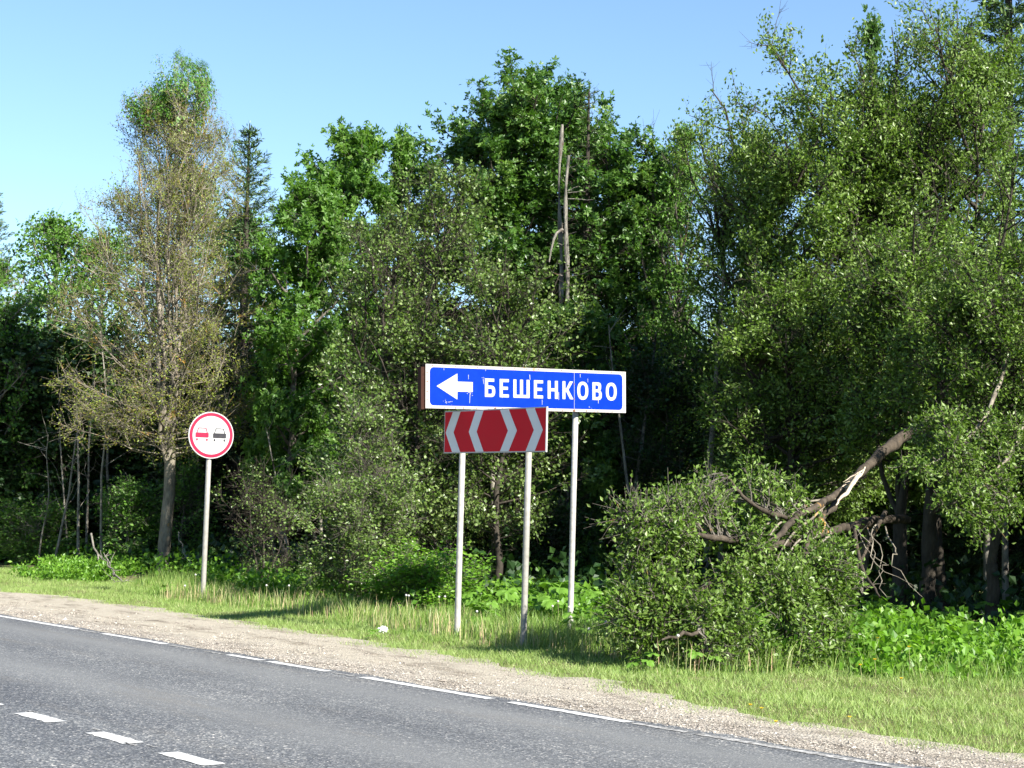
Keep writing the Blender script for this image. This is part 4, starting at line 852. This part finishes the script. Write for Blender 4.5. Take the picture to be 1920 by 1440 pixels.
# ------------------------------------------------------------------ trees further in, all of one dense kind
def far_copy(src, lab, X, Y, sc, rz, grp):
    c = dup(src, lab, grp); c.location = (X, Y, -.1); c.rotation_euler = (0, 0, rz); c.scale = (sc * 1.15, sc * 1.15, sc); return c
loc0 = (0, 47, -.1)
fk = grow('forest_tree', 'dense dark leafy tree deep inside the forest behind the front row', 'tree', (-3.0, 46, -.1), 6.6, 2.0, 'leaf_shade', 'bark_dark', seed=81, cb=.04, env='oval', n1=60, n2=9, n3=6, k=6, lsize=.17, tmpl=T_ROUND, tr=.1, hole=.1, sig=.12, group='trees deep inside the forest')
k = 0
for row, (Yr, step) in enumerate([(43, 2.3), (47.5, 2.4), (53, 2.6)]):
    x = -14.5 - row
    while x < 15 + row * 2:
        if not (row == 1 and abs(x + 3) < 1):
            # heights chosen so that a little sky shows through between front crowns
            far_copy(fk, None, x + random.uniform(-.5, .5), Yr + random.uniform(-.8, .8) - (x > 3) * 5, random.uniform(.8, 1.0), random.uniform(0, 6.28), 'trees deep inside the forest'); k += 1
        x += step
# unseen shade trees continuing the forest past the right edge, added to darken its foot
for i, (X, Y, sc) in enumerate([(10.3, 20.8, .8), (12.3, 22.6, .85), (9.8, 24.6, .75), (11.5, 28, .9), (10.6, 32, .9)]):
    far_copy(fk, 'unseen leafy tree just past the right edge, added to shade the forest it continues', X, Y, sc, i * 1.3, 'trees past the right edge')
# thin trunks in the dark interior
ST = []
tk = None
for i, (px, Y, hh, r_) in enumerate([(150, 40, 4.5, .035), (168, 41, 5, .03), (195, 39, 5, .03), (212, 42, 5.5, .04), (130, 41, 4, .025), (100, 40, 4, .03), (520, 40, 5, .05), (600, 38, 4, .04), (1170, 34, 5, .05), (1215, 33, 5, .04), (1320, 32, 6, .07), (1345, 33, 6, .05), (1610, 31, 5, .09), (1850, 29, 5, .06), (1890, 28, 5, .05), (75, 40, 3, .02), (560, 36, 3.5, .025), (930, 33, 5, .06), (1060, 34, 5, .06)]):
    b = at(px, 1050, Y); e = empty('thin_trunk', 'thin bare trunk standing in the dark interior of the forest', 'tree', (b.x, b.y, -.1), 0, 'thin trunks in the forest')
    r2_ = np.random.default_rng(i + 300); uu_ = np.linspace(0, 1, 8); tl_ = r2_.normal() * .09
    P = np.stack([tl_ * uu_ * hh + np.cumsum(r2_.normal(size=8)) * .03, np.cumsum(r2_.normal(size=8)) * .03, uu_ * hh], 1)[None]
    V, F = tubes(P, (r_ * (1.2 - .9 * uu_))[None], 6); mesh_np('trunk', V, [F], 'bark_birch', e, smooth=True)
    S2, T2 = poly_at(np.repeat(P, 9, 0), r2_.uniform(.3, 1, 9)); Pb = sprout(S2, unit(r2_.normal(size=(9, 3)) + [0, 0, .4]), r2_.uniform(.3, .9, 9), 5, .05, .1, r2_)
    V, F = tubes(Pb, np.linspace(.008, .003, 5)[None] * np.ones((9, 1)), 3); mesh_np('branches', V, [F], 'bark_birch', e)['kind'] = 'stuff'

# ------------------------------------------------------------------ hogweed with big lobed leaves
def hog_leaf(seed, size=.16):
    rg = np.random.default_rng(seed); n = 46; th = np.linspace(-2.6, 2.6, n)
    lob = (.55 + .45 * np.abs(np.cos(th * 1.55)) ** .8) * (1 - .18 * np.abs(th) / 2.6); lob *= 1 + .1 * np.sin(th * 19 + seed) + rg.normal(size=n) * .02
    x, y = np.cos(th) * lob, np.sin(th) * lob; z = -.22 * (x ** 2 + y ** 2) + .08 * np.cos(th * 3.1 * 2)
    V = np.concatenate([[[0, 0, .02]], np.stack([x * .5, y * .5, z * .3 + .05], 1), np.stack([x, y, z], 1)]) * size
    i = np.arange(n - 1); T_ = np.stack([0 * i, i + 1, i + 2], 1); Q = np.stack([i + 1, i + 1 + n, i + 2 + n, i + 2], 1)
    return V, T_, Q
HL = []
for sd_ in range(4):
    V, T_, Q = hog_leaf(sd_); a = V; nn = len(V)
    Vt, Ft = tubes(np.array([[[0, 0, .0], [-.06, 0, -.02], [-.2, 0, -.14], [-.3, 0, -.3]]]), np.array([[.003, .004, .005, .006]]), 4)
    rg = np.random.default_rng(sd_ + 40)
    o = mesh_np('leaf', np.concatenate([V, Vt]), [T_, np.concatenate([Q, Ft + nn])], 'leaf_hogweed', tint=[np.full(len(T_), .5) + rg.normal(size=len(T_)) * .08, np.full(len(Q) + len(Ft), .5) + rg.normal(size=len(Q) + len(Ft)) * .08], smooth=False)
    HL.append(o.data); bpy.data.objects.remove(o)
def hogweed(X, Y, sc, label, group, nl=None):
    z = float(hgt(np.array([X]), np.array([Y]))[0]); e = empty('hogweed_plant', label, 'plant', (X, Y, z), random.uniform(0, 6.28), group)
    nl = nl or random.randint(5, 8)
    for i in range(nl):
        o = bpy.data.objects.new('leaf', random.choice(HL)); COL.objects.link(o); o.parent = e
        a = i * 6.283 / nl + random.uniform(-.4, .4); h = random.uniform(.2, .48) * sc; r_ = random.uniform(.1, .26) * sc
        o.location = (math.cos(a) * r_, math.sin(a) * r_, h); o.rotation_euler = (random.uniform(-.25, .25), random.uniform(.0, .5), a); s_ = sc * random.uniform(.7, 1.25); o.scale = (s_, s_, s_)
    return e
random.seed(3)
for px, py, sc in [(905, 1165, .9), (935, 1150, 1.0), (1010, 1150, 1.1), (1040, 1158, 1.2), (1060, 1140, 1.15), (1110, 1150, 1.2), (1130, 1125, 1.1), (1105, 1105, 1.1), (960, 1125, 1.0), (1005, 1118, 1.0), (1150, 1165, 1.0), (875, 1140, .9), (1090, 1185, .8)]:
    p = gnd(px, py + 18); hogweed(p.x, p.y, sc, 'hogweed with broad lobed leaves growing around the right white sign post', 'hogweed around the sign posts')
random.seed(9)
for i in range(26):
    px = random.uniform(1590, 1935); py = random.uniform(1165, 1255) - (px - 1590) * .1; p = gnd(px, py); hogweed(p.x, p.y, random.uniform(.5, .95), 'broad leaved hogweed in the sunlit weeds right of the fallen tree', 'hogweed right of the fallen tree')
for px, py in ((1205, 1262), (1318, 1262)):
    p = gnd(px, py); hogweed(p.x, p.y, .55, 'small hogweed at the left foot of the fallen tree' if px < 1300 else 'small hogweed at the lawn edge under the fallen tree', None, 5)
p = gnd(313, 1118); hogweed(p.x, p.y, .5, 'small dark leafed plant in the grass beside the round sign post', None, 6)
p = gnd(700, 1200); hogweed(p.x, p.y, .3, 'tiny dark weed beside the white scrap of paper', None, 6)

# dandelion clocks and yellow flowers
def ico(r, sub=2):
    import bmesh
    bm = bmesh.new(); bmesh.ops.create_icosphere(bm, subdivisions=sub, radius=r); m_ = bpy.data.meshes.new('ball'); bm.to_mesh(m_); bm.free(); return m_
puff_m = ico(.016); puff_m.materials.append(M['puff'])
def flower(name, X, Y, h, head_mesh, headname, label, cat, group):
    z = float(hgt(np.array([X]), np.array([Y]))[0]); e = empty(name, label, cat, (X, Y, z), 0, group)
    V, F = tubes(np.array([[[0, 0, -.02], [.01, 0, h * .5], [.0, .01, h]]]), np.array([[.003, .003, .0025]]), 4); mesh_np('stem', V, [F], 'stalk', e, tint=[np.full(len(F), .4)])
    o = bpy.data.objects.new(headname, head_mesh); COL.objects.link(o); o.parent = e; o.location = (0, .01, h); return e
for px, py in [(676, 1112), (683, 1110), (765, 1130), (833, 1130), (822, 1128), (893, 1160), (1045, 1150), (1066, 1162), (1103, 1215), (1135, 1190), (540, 1115), (498, 1108), (365, 1085), (378, 1088), (345, 1105), (1035, 1148), (1270, 1235), (760, 1138)]:
    p = gnd(px, py + 34); flower('dandelion', p.x, p.y, random.uniform(.3, .4), puff_m, 'seed_head', 'dandelion clock on a thin stem in the tall grass', 'flower', 'dandelion clocks in the tall grass')
a = np.linspace(0, 2 * np.pi, 15)[:-1]; rr = np.where(np.arange(14) % 2, .02, .012)
Vp = np.concatenate([[[0, 0, .003]], np.stack([np.cos(a) * rr, np.sin(a) * rr, .008 + 0 * a], 1), [[0, 0, -.006]]]); i = np.arange(14)
o = mesh_np('head', Vp, [np.concatenate([np.stack([0 * i, i + 1, (i + 1) % 14 + 1], 1), np.stack([0 * i + 15, (i + 1) % 14 + 1, i + 1], 1)])], 'petal'); ym = o.data; bpy.data.objects.remove(o)
for px, py, h in [(1645, 1212, .3), (1683, 1222, .3), (1690, 1224, .3), (1704, 1238, .3), (1613, 1248, .2), (1640, 1240, .2), (1407, 1322, .04), (1428, 1328, .04), (1455, 1346, .03), (1593, 1345, .04), (1690, 1270, .2)]:
    p = gnd(px, py + (40 if h > .1 else 8)); flower('yellow_flower', p.x, p.y, h, ym, 'head', 'small yellow flower in the lawn or weeds right of the fallen tree', 'flower', 'yellow flowers near the fallen tree')

# litter: crumpled paper
import bmesh
bm = bmesh.new(); bmesh.ops.create_icosphere(bm, subdivisions=3, radius=.06)
rr_ = random.Random(4)
for v in bm.verts:
    v.co *= 1 + rr_.uniform(-.28, .22); v.co.z *= .7
me = bpy.data.meshes.new('crumpled_paper'); bm.to_mesh(me); bm.free(); me.materials.append(M['paper'])
p = gnd(718, 1190); o = bpy.data.objects.new('crumpled_paper', me); COL.objects.link(o); o.location = (p.x, p.y, .06)
tag(o, 'crumpled scrap of white paper at the edge of the grass', 'litter')

# dead branches lying and leaning at the left
for i, (pts, r0) in enumerate([(([215, 1082, 34], [205, 1060, 34.3], [198, 1040, 34.6]), .03), (([228, 1090, 33.6], [205, 1062, 34.2], [195, 1045, 34.4]), .022), (([335, 1000, 36.5], [350, 1045, 36.0], [366, 1066, 35.5]), .018), (([170, 1000, 36], [185, 1050, 35.8], [190, 1085, 35.5]), .03), (([260, 1088, 33.6], [235, 1090, 33.4], [215, 1089, 33.3]), .02)]):
    P = np.array([tuple(at(*q)) for q in pts]); P[:, 2] = np.maximum(P[:, 2], .02); c = P[0].copy(); c[2] = 0; x = np.linspace(0, 2, 9)
    Q = np.stack([np.interp(x, [0, 1, 2], P[:, j]) for j in range(3)], 1) - c + RG.normal(size=(9, 3)) * .015
    e = empty('dead_branch', ['thick pale dead branch leaning at the forest edge on the left', 'thinner dead branch leaning across the pale one', 'dead branch propped between bare trunk and round sign post', 'upright broken stem left of the leaning dead branches', 'dead branch lying flat on the ground left of the bare trunk'][i], 'branch', tuple(c))
    V, F = tubes(Q[None], np.linspace(r0 * .8, r0 * .35, 9)[None], 6); mesh_np('stem', V, [F], 'dead_wood', e, smooth=True)
    S2, T2 = poly_at(np.repeat(Q[None], 4, 0), RG.uniform(.3, 1, 4)); V, F = tubes(sprout(S2, unit(T2 + RG.normal(size=(4, 3)) * .7), RG.uniform(.15, .4, 4), 4, .05, .08), np.linspace(r0 * .4, .004, 4)[None] * np.ones((4, 1)), 4)
    mesh_np('twigs', V, [F], 'dead_wood', e)['kind'] = 'stuff'
ORD = 'first second third fourth fifth sixth seventh eighth ninth tenth eleventh twelfth thirteenth fourteenth fifteenth sixteenth seventeenth eighteenth nineteenth twentieth'.split()
ORD += ['twenty-' + q for q in ORD[:9]] + ['thirtieth'] + ['thirty-' + q for q in ORD[:9]]
for gname, phrase in (('hogweed around the sign posts', 'of the broad leaved hogweed plants around the sign posts'), ('hogweed right of the fallen tree', 'of the hogweed plants right of the fallen tree'),
                      ('dandelion clocks in the tall grass', 'of the dandelion clocks in the tall grass'), ('yellow flowers near the fallen tree', 'of the small yellow flowers near the fallen tree'),
                      ('thin trunks in the forest', 'of the thin trunks in the dark forest')):
    mem = sorted([o for o in COL.objects if o.get('group') == gname and o.parent is None], key=lambda o: proj_x(o.location))
    for i, o in enumerate(mem): o['label'] = ORD[i] + ' from the left ' + phrase
tot = sum(len(m.polygons) for m in bpy.data.meshes); print('polygons', tot, 'objects', len(bpy.data.objects))
